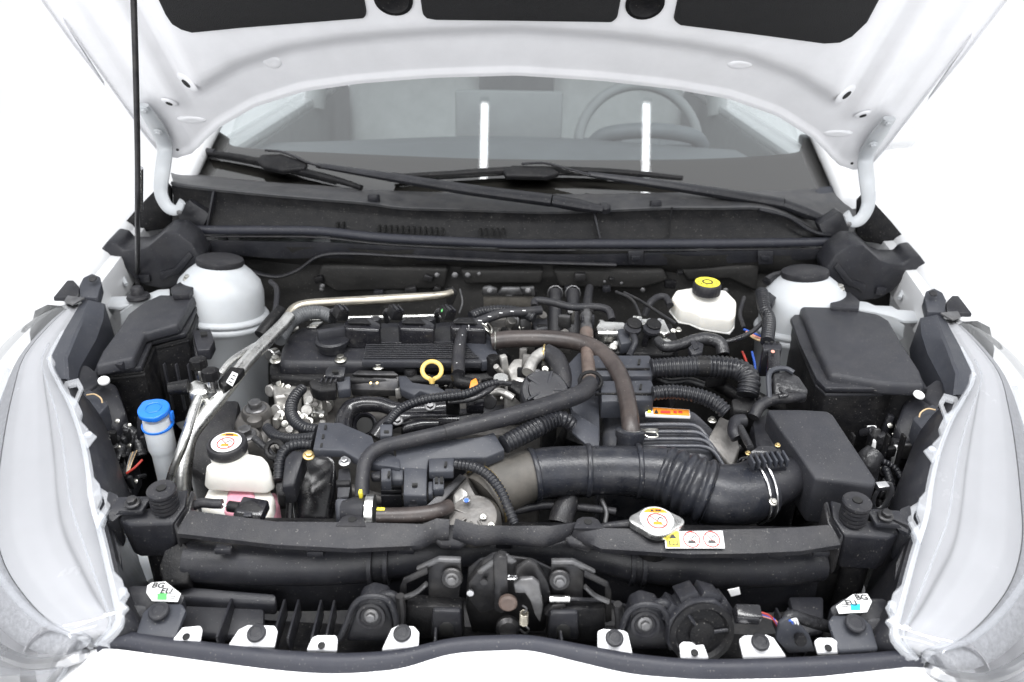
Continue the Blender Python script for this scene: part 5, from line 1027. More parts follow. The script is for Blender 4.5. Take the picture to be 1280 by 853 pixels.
# ================================================================== fluids
cap_p = P(283, 553, .868)
cr = thing('coolant_reservoir', 'cloudy coolant tank holding pink coolant with a round warning label on its black cap', 'coolant tank', P(300, 650, .68))
topb = PS([(257, 582, .846), (272, 572, .850), (310, 566, .852), (328, 570, .848), (335, 578, .845), (336, 586, .842), (327, 592, .839), (262, 588, .845)])
build('tank_upper', MB().prism(topb, 0.032, 0.004, 4, taper=1.16), 'tank_white', cr, sharp=60)
mid = PS([(262, 604, .808), (336, 606, .808), (345, 622, .80), (340, 640, .792), (324, 655, .788), (248, 632, .80)])
build('tank_lower', MB().prism(mid, 0.07, 0.008, 3, taper=1.0), 'tank_white', cr, sharp=60)
build('coolant_level', MB().prism(PS([(284, 610, .8085), (318, 611, .8085), (325, 650, .7895), (278, 640, .797)]), 0.05, 0.006, 3), 'coolant', cr)
build('coolant_side', MB().prism(PS([(330, 618, .80), (346, 612, .80), (350, 632, .785), (338, 656, .778), (326, 650, .785)]), 0.06, 0.006, 3), 'coolant', cr)
build('tank_neck', MB().lathe([(0.030, -0.06), (0.024, -0.03), (0.024, -0.008)], cap_p, (0, -.1, 1), 28), 'tank_white', cr)
nK = V((0.02, -.14, 1)).normalized()
cb = build('cap', MB().lathe([(0.0250, -0.015), (0.0262, -0.012), (0.0262, -0.003), (0.0245, 0.0), (0.0222, 0.0008), (0.021, -0.0006)], cap_p, nK, 40), 'rubber', cr)
build('cap_label', disc(cap_p-nK*0.0002, nK, 0.0195, 0.0007, 36), 'label_white', cb)
seg = [(0.0178*math.cos(R(a)), 0.0178*math.sin(R(a))) for a in range(38, 143, 5)]
build('orange_band', flat_poly(cap_p+nK*0.0006, nK, seg), 'label_orange', cb); build('warning_mark', flat_poly(cap_p+nK*0.001, nK, [(-.005, .0122), (.005, .0122), (.005, .0150), (-.005, .0150)]), 'label_black', cb)
prohibit(cap_p+nK*0.0008-frame_of(nK)[1]*0.003, nK, 0.0108, cb)
build('strap', MB().tube(PS([(238, 634, .83), (252, 629, .835), (268, 630, .835), (278, 630, .835)]), 0.0062, 10, 6), 'rubber', cr)
pg = thing('level_sensor_plug', 'black two-part electrical plug lying on the pink coolant tank', 'plug', P(312, 650, .79))
build('plug_nose', MB().tube(PS([(286, 633, .832), (300, 635, .832)]), 0.0072, 12, 2), 'plastic_dark', pg); build('plug_body', MB().box(P(316, 638, .83), (0.034, 0.026, 0.018), (0.25, 0.1, -.1), 0.003), 'plastic_gloss', pg)
build('plug_collar', MB().lathe([(0.017, 0), (0.017, 0.006), (0.013, 0.008)], P(311, 645, .828), (0, -.6, .8), 24), 'plastic_dark', pg); build('plug_tab', MB().box(P(310, 645, .838), (0.010, 0.006, 0.006), (0.3, 0, 0), 0.001), 'plastic', pg)
build('orange_seal', MB().box(P(312, 630, .84), (0.006, 0.004, 0.003), bevel=0.0006), 'orange', pg)
for k in range(2): build('wire', MB().tube(PS([(278, 630+k, .835), (282, 632+k, .833), (288, 633+k, .832)]), 0.0008, 6, 4), 'label_white', pg)
# washer filler
wf = thing('washer_filler', 'tall translucent washer filler tube with a bright blue cap', 'washer filler', P(194, 640, .62))
wb = P(195, 523, .862)
build('tube', MB().lathe([(0.0155, -.26), (0.0160, -.060), (0.0172, -.054), (0.0190, -.048), (0.0190, -.012), (0.0182, 0.0)], wb, (0.0, 0.0, 1), 32), 'tank_clear', wf, sharp=60)
cp_ = wb+V((0, 0, 0.008)); nW = V((0.03, -.16, 1)).normalized()
capo = []
u, v, _ = frame_of(nW)
for k in range(40):
    a = 2*math.pi*k/40; r = 0.0212+0.0030*max(0, math.cos(a-2.5))**20+0.002*max(0, math.cos(a-5.2))**30; capo.append(cp_+nW*0.010+(u*math.cos(a)+v*math.sin(a))*r)
build('cap', MB().prism(capo, -nW*0.009, 0.002, 3), 'blue_cap', wf); build('cap_ring', MB().lathe([(0.0195, -.014), (0.0218, -.013), (0.0218, -.010), (0.0195, -.009)], wb, nW, 32), 'blue_cap', wf)
build('cap_emblem', ring(cp_+nW*.0100, nW, 0.0105, 0.0007), 'blue_cap', wf)
build('cap_hinge', MB().box(cp_+V((0.0212, 0.004, -.006)), (0.004, 0.008, 0.014), bevel=0.001), 'blue_cap', wf)
# brake fluid
bf = thing('brake_fluid_reservoir', 'cream brake fluid tank with a black screw cap and yellow cap top', 'brake fluid tank', P(880, 415, .84))
tb = PS([(845, 362, .915), (868, 358, .92), (908, 362, .917), (921, 376, .905), (920, 392, .895), (914, 400, .885), (878, 394, .893), (864, 388, .897), (851, 386, .897), (839, 372, .907)])
build('tank', MB().prism(tb, 0.030, 0.006, 4), 'tank_white', bf, sharp=60)
tb2 = PS([(840, 376, .885), (853, 390, .872), (866, 392, .872), (880, 402, .866), (914, 404, .864), (918, 392, .87), (900, 375, .885)])
build('tank_lower', MB().prism(tb2, 0.018, 0.005, 3), 'tank_white', bf, sharp=60)
build('tank_seam', MB().prism([p+V((0, 0, -.026)) for p in tb], 0.003, 0.001, taper=1.03), 'tank_white', bf)
pb = P(884, 356, .932); build('cap', MB().lathe([(0.0250, -.016), (0.0255, -.012), (0.0255, 0.001), (0.0235, 0.004), (0.0225, 0.0044), (0.004, 0.0044)], pb, (0, -.05, 1), 72, lobes=(24, -.03)), 'rubber', bf)
yb = build('cap_label', MB().lathe([(0.0222, 0.0044), (0.0222, 0.0054), (0.0100, 0.0054), (0.0095, 0.0046)], pb, (0, -.05, 1), 40), 'yellow', bf)
build('label_centre', disc(pb+V((0, 0, .0046)), (0, -.05, 1), 0.0070, 0.0010), 'yellow', bf); build('label_ring', ring(pb+V((0, 0, .005)), (0, -.05, 1), 0.0085, 0.0014), 'label_black', bf)
for k in range(10): a = k*0.63; build('print_mark', MB().box(pb+V((0.0165*math.cos(a), 0.0165*math.sin(a), .0056)), (0.004, 0.0012, 0.0006), (0, 0, a+1.57), 0), 'label_black', yb)
# ================================================================== grey harness tray
ht = thing('harness_tray', 'grey plastic wiring harness tray in front of the engine', 'harness tray', P(520, 600, .80))
def tray(name, pts, dn_=0.014, m='plastic_grey', bev=0.0018): return build(name, MB().prism(PS(pts), dn_, bev), m, ht)
tray('tray_wing', [(391, 562, .868), (398, 528, .880), (425, 528, .880), (465, 545, .876), (470, 560, .872), (500, 572, .868), (500, 585, .864), (464, 580, .864), (447, 574, .864), (428, 563, .868)], 0.012)
for px, py in ((407, 534), (404, 546), (402, 557)): tray('slot', [(px-1, py-3, .881-(py-534)*.0004), (px+1.4, py-3, .881-(py-534)*.0004), (px+0.6, py+2, .879-(py-534)*.0004), (px-2, py+2, .879-(py-534)*.0004)], 0.004, 'undertray', 0)
tray('tray_main', [(495, 561, .874), (510, 553, .878), (560, 550, .880), (600, 546, .880), (617, 540, .880), (631, 562, .870), (608, 572, .866), (570, 573, .866), (536, 574, .866), (534, 590, .858), (505, 586, .862), (494, 584, .862)], 0.016)
tray('tray_mouth', [(505, 584, .864), (534, 586, .862), (533, 620, .846), (504, 619, .846)], 0.02)
tray('clip_slot', [(515, 604, .8565), (522, 604, .8565), (521, 607, .855), (515, 607, .855)], 0.003, 'undertray', 0)
tray('tray_arm', [(536, 573, .870), (568, 572, .870), (567, 589, .863), (536, 590, .862)], 0.012)
tray('clip_slot', [(556, 577, .8705), (559, 577, .8705), (558, 583, .868), (555, 583, .868)], 0.003, 'undertray', 0)
tray('side_arm', [(489, 585, .860), (504, 586, .860), (504, 600, .853), (489, 600, .853)], 0.010)
tray('side_block', [(476, 585, .866), (489, 585, .866), (489, 601, .857), (476, 601, .857)], 0.016)
tray('clip_slot', [(485, 589, .867), (488, 589, .867), (487, 595, .864), (484, 595, .864)], 0.004, 'undertray', 0)
tray('peg', [(463, 590, .858), (476, 588, .858), (476, 597, .855), (464, 597, .855)], 0.008, 'plastic')
cl = tray('clip_block', [(541, 592, .855), (555, 591, .855), (555, 611, .846), (541, 612, .846)], 0.012)
for a in (543.5, 550): build('window', MB().prism(PS([(a, 596, .8555), (a+4, 596, .8555), (a+4, 603, .852), (a, 603, .852)]), 0.003, 0), 'undertray', cl)
tray('clip_block', [(535, 602, .850), (541, 601, .850), (541, 617, .843), (535, 618, .843)], 0.012)
tray('lower_ledge', [(463, 571, .862), (492, 562, .866), (494, 576, .860), (463, 580, .858)], 0.006)
tray('clip_square', [(475, 530, .890), (491, 530, .890), (490, 545, .882), (475, 545, .882)], 0.012)
tray('clip_slot', [(480, 538, .8865), (486, 538, .8865), (486, 541, .885), (480, 541, .885)], 0.003, 'undertray', 0)
build('mouth_conduit', hose([(518, 616, .84, 20), (518, 628, .83, 20), (518, 640, .815, 20)], 14, 4, (0.006, 0.12)), 'conduit', ht, sharp=75)
# ================================================================== corrugated conduits
def conduit(name, label, l, m='conduit', corr=(0.0055, 0.12), seg=14, cat='conduit', grp='corrugated wire conduits'):
    return one(name, hose(l, seg, 8, corr), m, label, cat, grp, sharp=75)
conduit('wire_conduit', 'thick short ribbed conduit rising from the tray end beside the intake hose', [(630, 556, .872, 24), (655, 543, .876, 25), (690, 525, .880, 25), (704, 524, .878, 22), (716, 532, .868, 18)], corr=(0.0062, 0.14))
conduit('wire_conduit', 'thin ribbed conduit curving down over the intake hose clamp', [(570, 580, .866, 13), (592, 584, .868, 13), (610, 594, .866, 13), (625, 612, .860, 13), (634, 632, .850, 13), (644, 656, .836, 13)], corr=(0.0050, 0.16))
conduit('wire_conduit', 'black ribbed conduit curving down from the connector over the cast head', [(378, 486, .862, 13), (370, 494, .862, 15), (364, 508, .858, 16), (366, 522, .854, 16), (378, 534, .856, 15), (398, 538, .862, 14)])
conduit('wire_conduit', 'smooth taped conduit running from the engine mount to the harness tray', [(334, 535, .842, 13), (345, 545, .845, 14), (365, 549, .850, 14), (395, 547, .862, 14)], corr=(0.005, 0.05))
conduit('wire_conduit', 'ribbed conduit bending down beside the coolant tank', [(391, 556, .860, 13), (372, 556, .858, 14), (357, 562, .852, 14), (350, 576, .842, 14), (348, 600, .826, 13)])
conduit('wire_conduit', 'thin ribbed conduit lying over the intake manifold towards the orange clip', [(483, 532, .885, 10), (490, 522, .884, 12), (503, 510, .884, 12), (530, 500, .884, 12), (565, 495, .884, 12), (585, 492, .884, 12), (605, 483, .886, 11), (622, 478, .886, 9)])
conduit('wire_conduit', 'large ribbed conduit feeding the upper grey junction, bending down behind it', [(814, 461, .890, 25), (850, 459, .892, 26), (890, 458, .893, 27), (922, 462, .892, 28), (936, 474, .886, 28), (934, 494, .868, 28)], corr=(0.0062, 0.10))
conduit('wire_conduit', 'ribbed conduit feeding the lower grey junction above the orange label', [(816, 492, .885, 18), (840, 490, .887, 19), (870, 494, .886, 19), (893, 503, .880, 20), (908, 516, .870, 20)], corr=(0.0055, 0.14))
conduit('wire_conduit', 'ribbed conduit climbing past the battery box corner to the far strut tower', [(952, 366, .925, 16), (955, 385, .918, 16), (961, 400, .910, 17), (959, 428, .895, 17)], corr=(0.006, 0.10))
conduit('wire_conduit', 'grey ribbed conduit arching over the engine cover end to the first coil', [(348, 425, .884, 19), (362, 404, .895, 19), (380, 393, .902, 19), (400, 391, .903, 18), (416, 397, .900, 16)], 'conduit_grey', (0.0045, 0.07))
conduit('wire_conduit', 'black ribbed conduit lying behind the coils below the metal shield', [(588, 396, .906, 13), (605, 390, .908, 14), (630, 388, .908, 14), (655, 392, .905, 14), (668, 398, .900, 14)])
vh = one('vacuum_hose', hose([(573, 468, .872, 17), (573, 450, .880, 17), (576, 425, .892, 15), (582, 410, .900, 13), (600, 402, .905, 12), (628, 392, .911, 12), (655, 390, .910, 12), (676, 388, .908, 12)], 14, 8), 'rubber', 'black vacuum hose with white print bending round the third ignition coil', 'hose', sharp=70)
one('breather_elbow', hose([(572, 470, .866, 17), (575, 478, .862, 17), (585, 480, .860, 16), (598, 482, .858, 15)], 14, 6), 'plastic_dark', 'black plastic elbow at the foot of the printed vacuum hose', 'hose', sharp=70)
one('orange_hose_clip', MB().prism(PS([(588, 476, .872), (595, 472, .875), (598, 479, .87), (592, 488, .863), (584, 491, .86), (587, 483, .867)]), 0.008, 0.0015), 'orange', 'small orange clip on the elbow in front of the engine cover', 'clip')
for a, b, z in ((571, 455, .8835), (573, 445, .888), (575, 432, .894), (578, 420, .9), (586, 408, .908), (600, 401, .912), (612, 396, .914), (626, 391.5, .917), (640, 389.5, .917), (655, 388.5, .916)):
    build('white_print', MB().box(P(a, b, z), (0.0016 if b > 405 else 0.006, 0.0012, 0.0045 if b > 405 else 0.0012), (0.3, 0, 0), 0), 'label_white', vh)
# connectors ---------------------------------------------------------
cn = thing('engine_connector', 'black multi-ribbed plug clipped below the front edge of the engine cover', 'connector', P(405, 490, .82))
build('shell', MB().prism(PS([(386, 478, .858), (392, 472, .862), (420, 474, .862), (420, 488, .850), (400, 490, .848), (390, 486, .852)]), 0.018, 0.002), 'plastic_dark', cn)
build('collar', MB().prism(PS([(420, 472, .858), (430, 471, .858), (438, 470, .858), (438, 486, .846), (422, 488, .846)]), 0.016, 0.002), 'plastic_grey', cn)
for k in range(4): build('rib', MB().box(P(402+k*6, 475.5, .864), (0.003, 0.016, 0.003), bevel=0.0006), 'plastic_gloss', cn)
build('mount_clip', MB().prism(PS([(407, 463, .868), (411, 458, .872), (432, 459, .872), (430, 470, .864), (424, 472, .862), (406, 470, .864)]), 0.008, 0.001), 'plastic', cn)
build('clip_window', MB().prism(PS([(415, 462, .8725), (423, 462, .8725), (423, 465, .871), (415, 465, .871)]), 0.003, 0), 'undertray', cn)
hk = thing('harness_channel', 'dark grey harness channel stepping away from the gold-dotted plate', 'harness channel', P(530, 495, .83))
build('channel', MB().prism(PS([(498, 470, .850), (508, 470, .852), (516, 478, .852), (545, 482, .850), (560, 490, .846), (548, 496, .842), (525, 488, .846), (518, 494, .842), (500, 486, .842)]), 0.014, 0.002), 'plastic_grey', hk)
build('spacer', MB().lathe([(0.011, -.03), (0.011, 0), (0.009, 0.003)], P(513, 463, .850), (0, 0, 1), 20), 'plastic_dark', hk); bolt(hk, 513, 455, .853, 13)
ic = thing('injector_plug', 'black injector plug standing below the thin conduit over the manifold', 'plug', P(565, 515, .83))
build('plug', MB().box(P(566, 505, .862), (0.020, 0.014, 0.034), (0.2, 0, 0), 0.002), 'plastic_dark', ic); build('plug_cap', MB().box(P(566, 494, .878), (0.024, 0.018, 0.010), (0.2, 0, 0), 0.002), 'plastic', ic)
build('plug', MB().box(P(594, 508, .855), (0.026, 0.016, 0.018), (0.2, 0, 0), 0.002), 'plastic_gloss', ic)
# ---- throttle body + purge hose in front
tb_ = thing('throttle_body', 'dusty cast throttle body at the mouth of the intake hose', 'throttle body', P(600, 655, .72))
build('bore', hose([(585, 640, .790, 84), (596, 632, .797, 84), (606, 625, .804, 82)], 30, 4), 'cast_dark', tb_, sharp=60)
build('motor_housing', MB().lathe([(0.034, -.03), (0.035, 0.0), (0.030, 0.008), (0.012, 0.010)], P(592, 650, .820), (-.1, -.4, 1), 30), 'cast_dark', tb_)
build('flange', MB().prism(PS([(566, 618, .835), (576, 608, .842), (584, 614, .84), (588, 636, .828), (578, 648, .82), (568, 640, .824)]), 0.012, 0.003), 'cast', tb_)
build('cover_web', MB().prism(PS([(572, 646, .826), (590, 632, .833), (606, 636, .83), (622, 650, .82), (628, 660, .815), (590, 662, .815)]), 0.012, 0.004), 'cast', tb_)
for px, py in ((604, 646), (578, 655), (614, 656)): bolt(tb_, px, py, .832, 9, 'zinc', (0, -.4, 1))
for k in range(7): a = k*0.9; c_ = P(592, 650, .820)+V((0, -.004, .009)); build('casting_rib', MB().tube([c_+V((.010*math.cos(a), .010*math.sin(a), 0)), c_+V((.030*math.cos(a), .030*math.sin(a), -.003+.012*math.sin(a)))], 0.0016, 6, 2), 'cast_dark', tb_)
bolt(tb_, 583, 625, .842, 10, 'steel'); build('blue_paint_dot', disc(P(583, 626, .8455), (0, -.3, 1), 0.003, 0.001), 'wire_blue', tb_)
build('stay', MB().prism(PS([(532, 633, .83), (575, 592, .845), (583, 596, .843), (545, 636, .825)]), 0.006, 0.001), 'steel_dark', tb_)
ph = thing('purge_hose', 'thick brown rubber hose with a yellow mark joined to a metal collar', 'hose', P(520, 655, .78))
build('hose', hose([(472, 645, .835, 20), (500, 645, .836, 21), (530, 643, .838, 21), (550, 638, .838, 20), (562, 633, .835, 18)], 16, 6), 'rubber_brown', ph, sharp=70)
build('collar', MB().tube(PS([(458, 639, .835), (468, 639, .835)]), 0.0205, 20, 2), 'alu_pipe', ph); build('valve_body', MB().tube(PS([(430, 640, .83), (446, 639, .833), (460, 639, .835)]), [0.014, 0.018, 0.0185], 18, 3), 'plastic', ph)
build('yellow_mark', MB().box(P(476, 637, .845), (0.010, 0.004, 0.003), (0.3, 0, 0), 0.0006), 'yellow', ph)
vl = thing('purge_valve', 'small black valve plug with a shiny bolt below the harness tray', 'valve', P(428, 625, .80))
build('stem', MB().prism(PS([(423, 586, .852), (437, 584, .852), (439, 602, .845), (436, 622, .835), (421, 622, .835)]), 0.02, 0.002), 'plastic', vl)
build('stem_block', MB().prism(PS([(420, 600, .848), (438, 600, .848), (437, 606, .845), (420, 606, .845)]), 0.02, 0.001), 'plastic_dark', vl); build('valve_foot', MB().prism(PS([(418, 622, .838), (438, 622, .838), (442, 645, .825), (420, 648, .822)]), 0.03, 0.004), 'plastic_grey', vl)
bolt(vl, 431, 578, .862, 15, 'steel', (0, -.2, 1))
for k in range(3): build('fin', MB().prism(PS([(476, 606+k*6, .825), (502, 606+k*6, .825), (502, 608+k*6, .824), (476, 608+k*6, .824)]), 0.02, 0.0005), 'plastic', vl)
cs_ = thing('crank_sensor', 'black crank sensor housing with plug beside the belt cover', 'sensor', P(350, 605, .78))
build('housing', MB().prism(PS([(356, 572, .85), (366, 562, .856), (382, 565, .856), (376, 580, .848), (368, 606, .832), (352, 608, .832)]), 0.03, 0.003), 'plastic', cs_)
for k in range(3): build('rib', MB().prism(PS([(357, 578+k*8, .846-k*.005), (370, 578+k*8, .846-k*.005), (369, 582+k*8, .844-k*.005), (356, 582+k*8, .844-k*.005)]), 0.004, 0.0008), 'plastic_gloss', cs_)
build('plug', MB().prism(PS([(344, 603, .83), (358, 602, .83), (356, 618, .82), (346, 619, .82)]), 0.02, 0.003), 'plastic_dark', cs_); bolt(cs_, 386, 570, .858, 15, 'brass', (0.2, -.3, 1))
build('ring_lug', MB().tube([P(343, 562, .85)+V((0.011*math.cos(a*.6), 0.008*math.sin(a*.6), .008*math.sin(a*.6))) for a in range(11)], 0.004, 8, 1, closed=True), 'plastic_dark', cs_)
# ---- EGR valve and actuator
eg = thing('egr_valve', 'bare aluminium valve housing with a round black actuator beside the diagonal hose', 'valve', P(660, 500, .80))
build('casting', MB().prism(PS([(634, 458, .868), (642, 448, .874), (662, 446, .876), (672, 452, .872), (668, 476, .858), (640, 478, .856)]), 0.05, 0.004, 3), 'cast', eg)
build('casting', MB().prism(PS([(630, 476, .855), (660, 470, .86), (690, 462, .864), (694, 476, .856), (650, 498, .842), (632, 494, .844)]), 0.05, 0.005, 3), 'cast', eg)
build('outlet', hose([(660, 466, .874, 16), (666, 452, .882, 15), (674, 444, .886, 15), (684, 440, .886, 16)], 16, 6), 'cast', eg)
build('lever', MB().tube(PS([(603, 500, .858), (612, 492, .862), (626, 490, .862), (642, 498, .856)]), 0.006, 10, 5), 'cast', eg); build('lever_roller', cyl(P(612, 501, .855), 0.011, 0.012, (0, -1, .3), 20), 'steel_dark', eg)
ac = build('actuator', MB().lathe([(0.036, -.02), (0.037, 0.0), (0.034, 0.004), (0.026, 0.004), (0.025, 0.008), (0.012, 0.009)], P(681, 490, .872), (0.1, -.55, .9), 32), 'plastic', eg)
for k in range(5): a = k*1.256; q_ = frame_of((0.1, -.55, .9)); p = P(681, 490, .872)+q_[2]*.007; build('spoke', MB().tube([p+(q_[0]*math.cos(a)+q_[1]*math.sin(a))*.012, p+(q_[0]*math.cos(a)+q_[1]*math.sin(a))*.033], 0.0028, 6, 1), 'plastic_lid', ac)
build('actuator_plate', MB().prism(PS([(664, 470, .868), (674, 462, .873), (698, 470, .868), (702, 480, .862), (690, 484, .858), (668, 486, .858)]), 0.010, 0.002), 'plastic_dark', eg)
for px, py in ((672, 467), (698, 474)): bolt(eg, px, py, .870, 10, 'steel', (0, -.4, 1), kind='nut')
build('wire_guard', MB().prism(PS([(634, 480, .87), (642, 474, .872), (668, 482, .866), (668, 494, .858), (650, 494, .858)]), 0.014, 0.002), 'plastic_dark', eg)
build('pressure_port', cyl(P(626, 478, .862), 0.012, 0.010, (0, -.1, 1), 20), 'alu_pipe', eg)
build('hose_grip', MB().tube([P(680, 441, .887)+V((0.002*math.cos(a*.6), 0.0125*math.cos(a*.6), 0.0125*math.sin(a*.6))) for a in range(11)], 0.0017, 6, 1, closed=True), 'brass', eg)
bits(eg, 22, 626, 700, 446, 502, .845, .876, ('cast', 'cast', 'alu_pipe', 'cast_dark', 'plastic_dark'), 5, 13)
one('bypass_hose', hose([(682, 440, .886, 22), (694, 448, .882, 24), (702, 466, .872, 24), (706, 490, .855, 24)], 16, 6), 'rubber', 'short black hose dropping behind the round actuator', 'hose', sharp=70)
one('wire_lead', hose([(560, 503, .873, 7), (590, 499, .876, 7), (608, 490, .880, 8), (622, 480, .882, 8), (638, 480, .876, 7)], 10, 6), 'tape', 'taped wire lead reaching the aluminium valve housing', 'wire')
# ---- grey upright channel and junctions
uc = thing('upright_channel', 'tall grey plastic cable channel standing behind the intake hose', 'cable channel', P(730, 560, .78))
build('channel', MB().prism(PS([(709, 456, .880), (724, 440, .888), (748, 450, .882), (750, 552, .835), (738, 558, .832), (712, 505, .856)]), 0.016, 0.002), 'plastic_grey', uc)
build('lower_blade', MB().prism(PS([(714, 512, .868), (748, 535, .858), (749, 562, .845), (738, 560, .846), (715, 540, .856)]), 0.004, 0.0008), 'plastic_grey', uc)
for (pts, lab) in (([(740, 444, .898), (812, 444, .898), (816, 452, .894), (816, 470, .884), (742, 470, .884)], 'upper grey cable junction box with a ribbed conduit leaving it'), ([(750, 476, .888), (814, 475, .888), (817, 482, .884), (817, 500, .874), (752, 502, .874)], 'lower grey cable junction box above the orange label')):
    jb = thing('cable_junction', lab, 'junction box', P(pts[0][0]+30, pts[0][1]+40, .84), 'cable junction boxes'); build('box', MB().prism(PS(pts), 0.030, 0.002), 'plastic_grey', jb)
    a, b, z = pts[1]; build('lid_line', MB().prism(PS([(a-70, b+16, z-.0075), (a, b+16, z-.0075), (a, b+18, z-.0085), (a-70, b+18, z-.0085)]), 0.003, 0), 'plastic_dark', jb)
    build('clip_slot', MB().prism(PS([(a-14, b+5, z-.0015), (a-11, b+5, z-.0015), (a-12, b+11, z-.004), (a-15, b+11, z-.004)]), 0.003, 0), 'undertray', jb)
one('conduit_clip', MB().tube([P(878, 458, .893)+V((s_*0.009, 0, 0)) for s_ in (-1, -.9, .9, 1)], [0.0165, 0.0178, 0.0178, 0.0165], 20, 1), 'plastic_dark', 'smooth black clamp sleeve round the large ribbed conduit', 'clamp')
# ---- transaxle / power unit cover with orange sticker
tr_ = thing('transaxle', 'dark ribbed transaxle housing with an orange warning sticker behind the intake hose', 'transaxle', P(830, 590, .55))
build('case', MB().prism(PS([(752, 512, .835), (800, 503, .84), (870, 510, .838), (900, 540, .822), (925, 580, .80), (900, 600, .79), (755, 590, .795)]), 0.22, 0.012, 3), 'case_paint', tr_)
build('cover', MB().prism(PS([(780, 530, .842), (812, 527, .845), (872, 530, .843), (888, 545, .836), (896, 572, .822), (780, 575, .822)]), 0.03, 0.010, 4), 'case_paint', tr_)
for k in range(4): build('cover_rib', MB().tube(PS([(776-k*2, 537+k*9, .846-k*.004), (800, 532+k*9, .849-k*.004), (850, 531+k*9, .849-k*.004), (872+k*5, 534+k*9, .847-k*.004), (888+k*6, 552+k*11, .835-k*.006)]), 0.0032, 10, 6), 'case_paint', tr_)
build('lug', MB().prism(PS([(885, 548, .842), (900, 520, .852), (918, 528, .848), (925, 560, .83), (915, 585, .815)]), 0.03, 0.003), 'cast_dark', tr_); bolt(tr_, 890, 526, .856, 11, 'zinc'); 
oq = PS([(806, 509), (861, 511), (863, 521), (807, 520)], .850); oq = [p+V((0, 0, -(p.y-oq[0].y)*-0.0)) for p in oq]
os_ = build('orange_sticker', MB().prism(PS([(806, 508, .8565), (862, 512, .8565), (863, 521, .8525), (807, 519, .8525)]), 0.004, 0.0005), 'label_white', tr_)
build('sticker_field', MB().prism(PS([(816, 509.5, .8572), (861, 512.5, .8572), (862, 519.5, .8540), (817, 517.5, .8540)]), 0.001, 0), 'label_orange', os_)
build('warning_triangle', MB().prism(PS([(809, 515.5, .8555), (814.5, 515.5, .8555), (811.8, 510.5, .8576)]), 0.001, 0), 'yellow', os_); build('warning_triangle', MB().prism(PS([(818, 516, .8560), (823, 516.3, .8560), (820.5, 511.8, .8580)]), 0.001, 0), 'label_black', os_)
for a, b in ((826, 838), (842, 846), (848, 853)): build('print_mark', MB().prism(PS([(a, 513.5, .8570), (b, 514, .8570), (b, 516.5, .8560), (a, 516, .8560)]), 0.0006, 0), 'label_red', os_)
# ---- brake actuator (ABS) block and plugs
abs_ = thing('brake_actuator', 'brake actuator block with shiny metal tops and two black plugs', 'actuator', P(795, 440, .84))
build('block', MB().prism(PS([(742, 412, .885), (770, 404, .89), (840, 404, .89), (850, 430, .875), (840, 444, .868), (746, 440, .87)]), 0.07, 0.004), 'plastic_dark', abs_)
build('metal_top', MB().prism(PS([(745, 408, .902), (750, 401, .906), (780, 402, .906), (784, 408, .902), (778, 416, .897), (747, 416, .897)]), 0.02, 0.003), 'alu_pipe', abs_)
build('metal_top', MB().prism(PS([(792, 401, .906), (797, 398, .908), (830, 399, .908), (838, 415, .897), (830, 418, .895), (810, 408, .90)]), 0.010, 0.002), 'alu_pipe', abs_)
for px in (800, 812, 824): bolt(abs_, px, 402, .907, 8, 'steel')
for px, py in ((790, 410), (814, 411)):
    build('plug', cyl(P(px, py+5, .895), 0.013, 0.022, (0.1, -.3, 1), 18), 'plastic_dark', abs_); build('plug_collar', MB().lathe([(0.0145, 0), (0.0145, .005)], P(px, py+2, .905), (0.1, -.3, 1), 18), 'plastic', abs_)
build('plug_lead', hose([(791, 418, .900, 9), (794, 428, .895, 8), (790, 438, .885, 8), (786, 446, .88, 8)], 10, 5), 'plastic', abs_)
build('plug_frame', MB().prism(PS([(771, 412, .90), (785, 408, .902), (790, 428, .89), (776, 430, .888)]), 0.02, 0.002), 'plastic_grey', abs_)
bits(abs_, 20, 748, 848, 400, 440, .872, .900, ('plastic_dark', 'plastic', 'alu_pipe', 'plastic_gloss', 'cast'), 5, 12, 'fitting')
one('taped_cable', hose([(822, 426, .897, 12), (832, 434, .896, 14), (850, 431, .897, 14), (866, 426, .899, 15), (884, 424, .899, 17), (900, 430, .894, 17), (904, 444, .882, 16)], 14, 6), 'tape', 'thick black taped cable curving from the brake actuator under the brake fluid tank', 'cable', sharp=70)
cc = thing('cable_clamp', 'small black clamp with square eye on the taped cable', 'clamp', P(868, 440, .87)); build('strap', MB().prism(PS([(859, 420, .908), (864, 418, .908), (874, 434, .90), (868, 437, .898)]), 0.006, 0.001), 'plastic', cc); build('eye', MB().prism(PS([(860, 434, .900), (872, 426, .903), (880, 430, .900), (878, 440, .895), (866, 444, .892)]), 0.012, 0.002), 'plastic', cc); bolt(cc, 848, 413, .905, 8, 'zinc')
# ---- bulkhead things: heat shield, pipes, hoses
sh_ = thing('heat_shield', 'dull metal exhaust heat shield against the dark bulkhead', 'heat shield', P(638, 395, .82))
build('plate', prismQ([(604, 372), (668, 372), (666, 389), (605, 389)], 0.80, 0.008, 0.002), 'shield', sh_)
for pts in ([(602, 370), (603, 360), (612, 358), (622, 362), (620, 370)], [(621, 370), (627, 360), (650, 360), (655, 369)], [(650, 360), (668, 359), (669, 371), (656, 370)]): build('pressing', prismQ(pts, 0.794, 0.010, 0.003), 'steel_worn', sh_)
for px in (612, 660): boltp(sh_, Q(px, 364, .793), 0.006, 'steel_worn', (0, -1, .3))
one('catalyst_cover', MB().prism(PS([(600, 402, .880), (640, 396, .884), (672, 392, .886), (684, 400, .88), (682, 412, .87), (620, 412, .872)]), 0.03, 0.006, 3), 'cast_dark', 'rough dark casting between heat shield and third coil', 'engine casting')
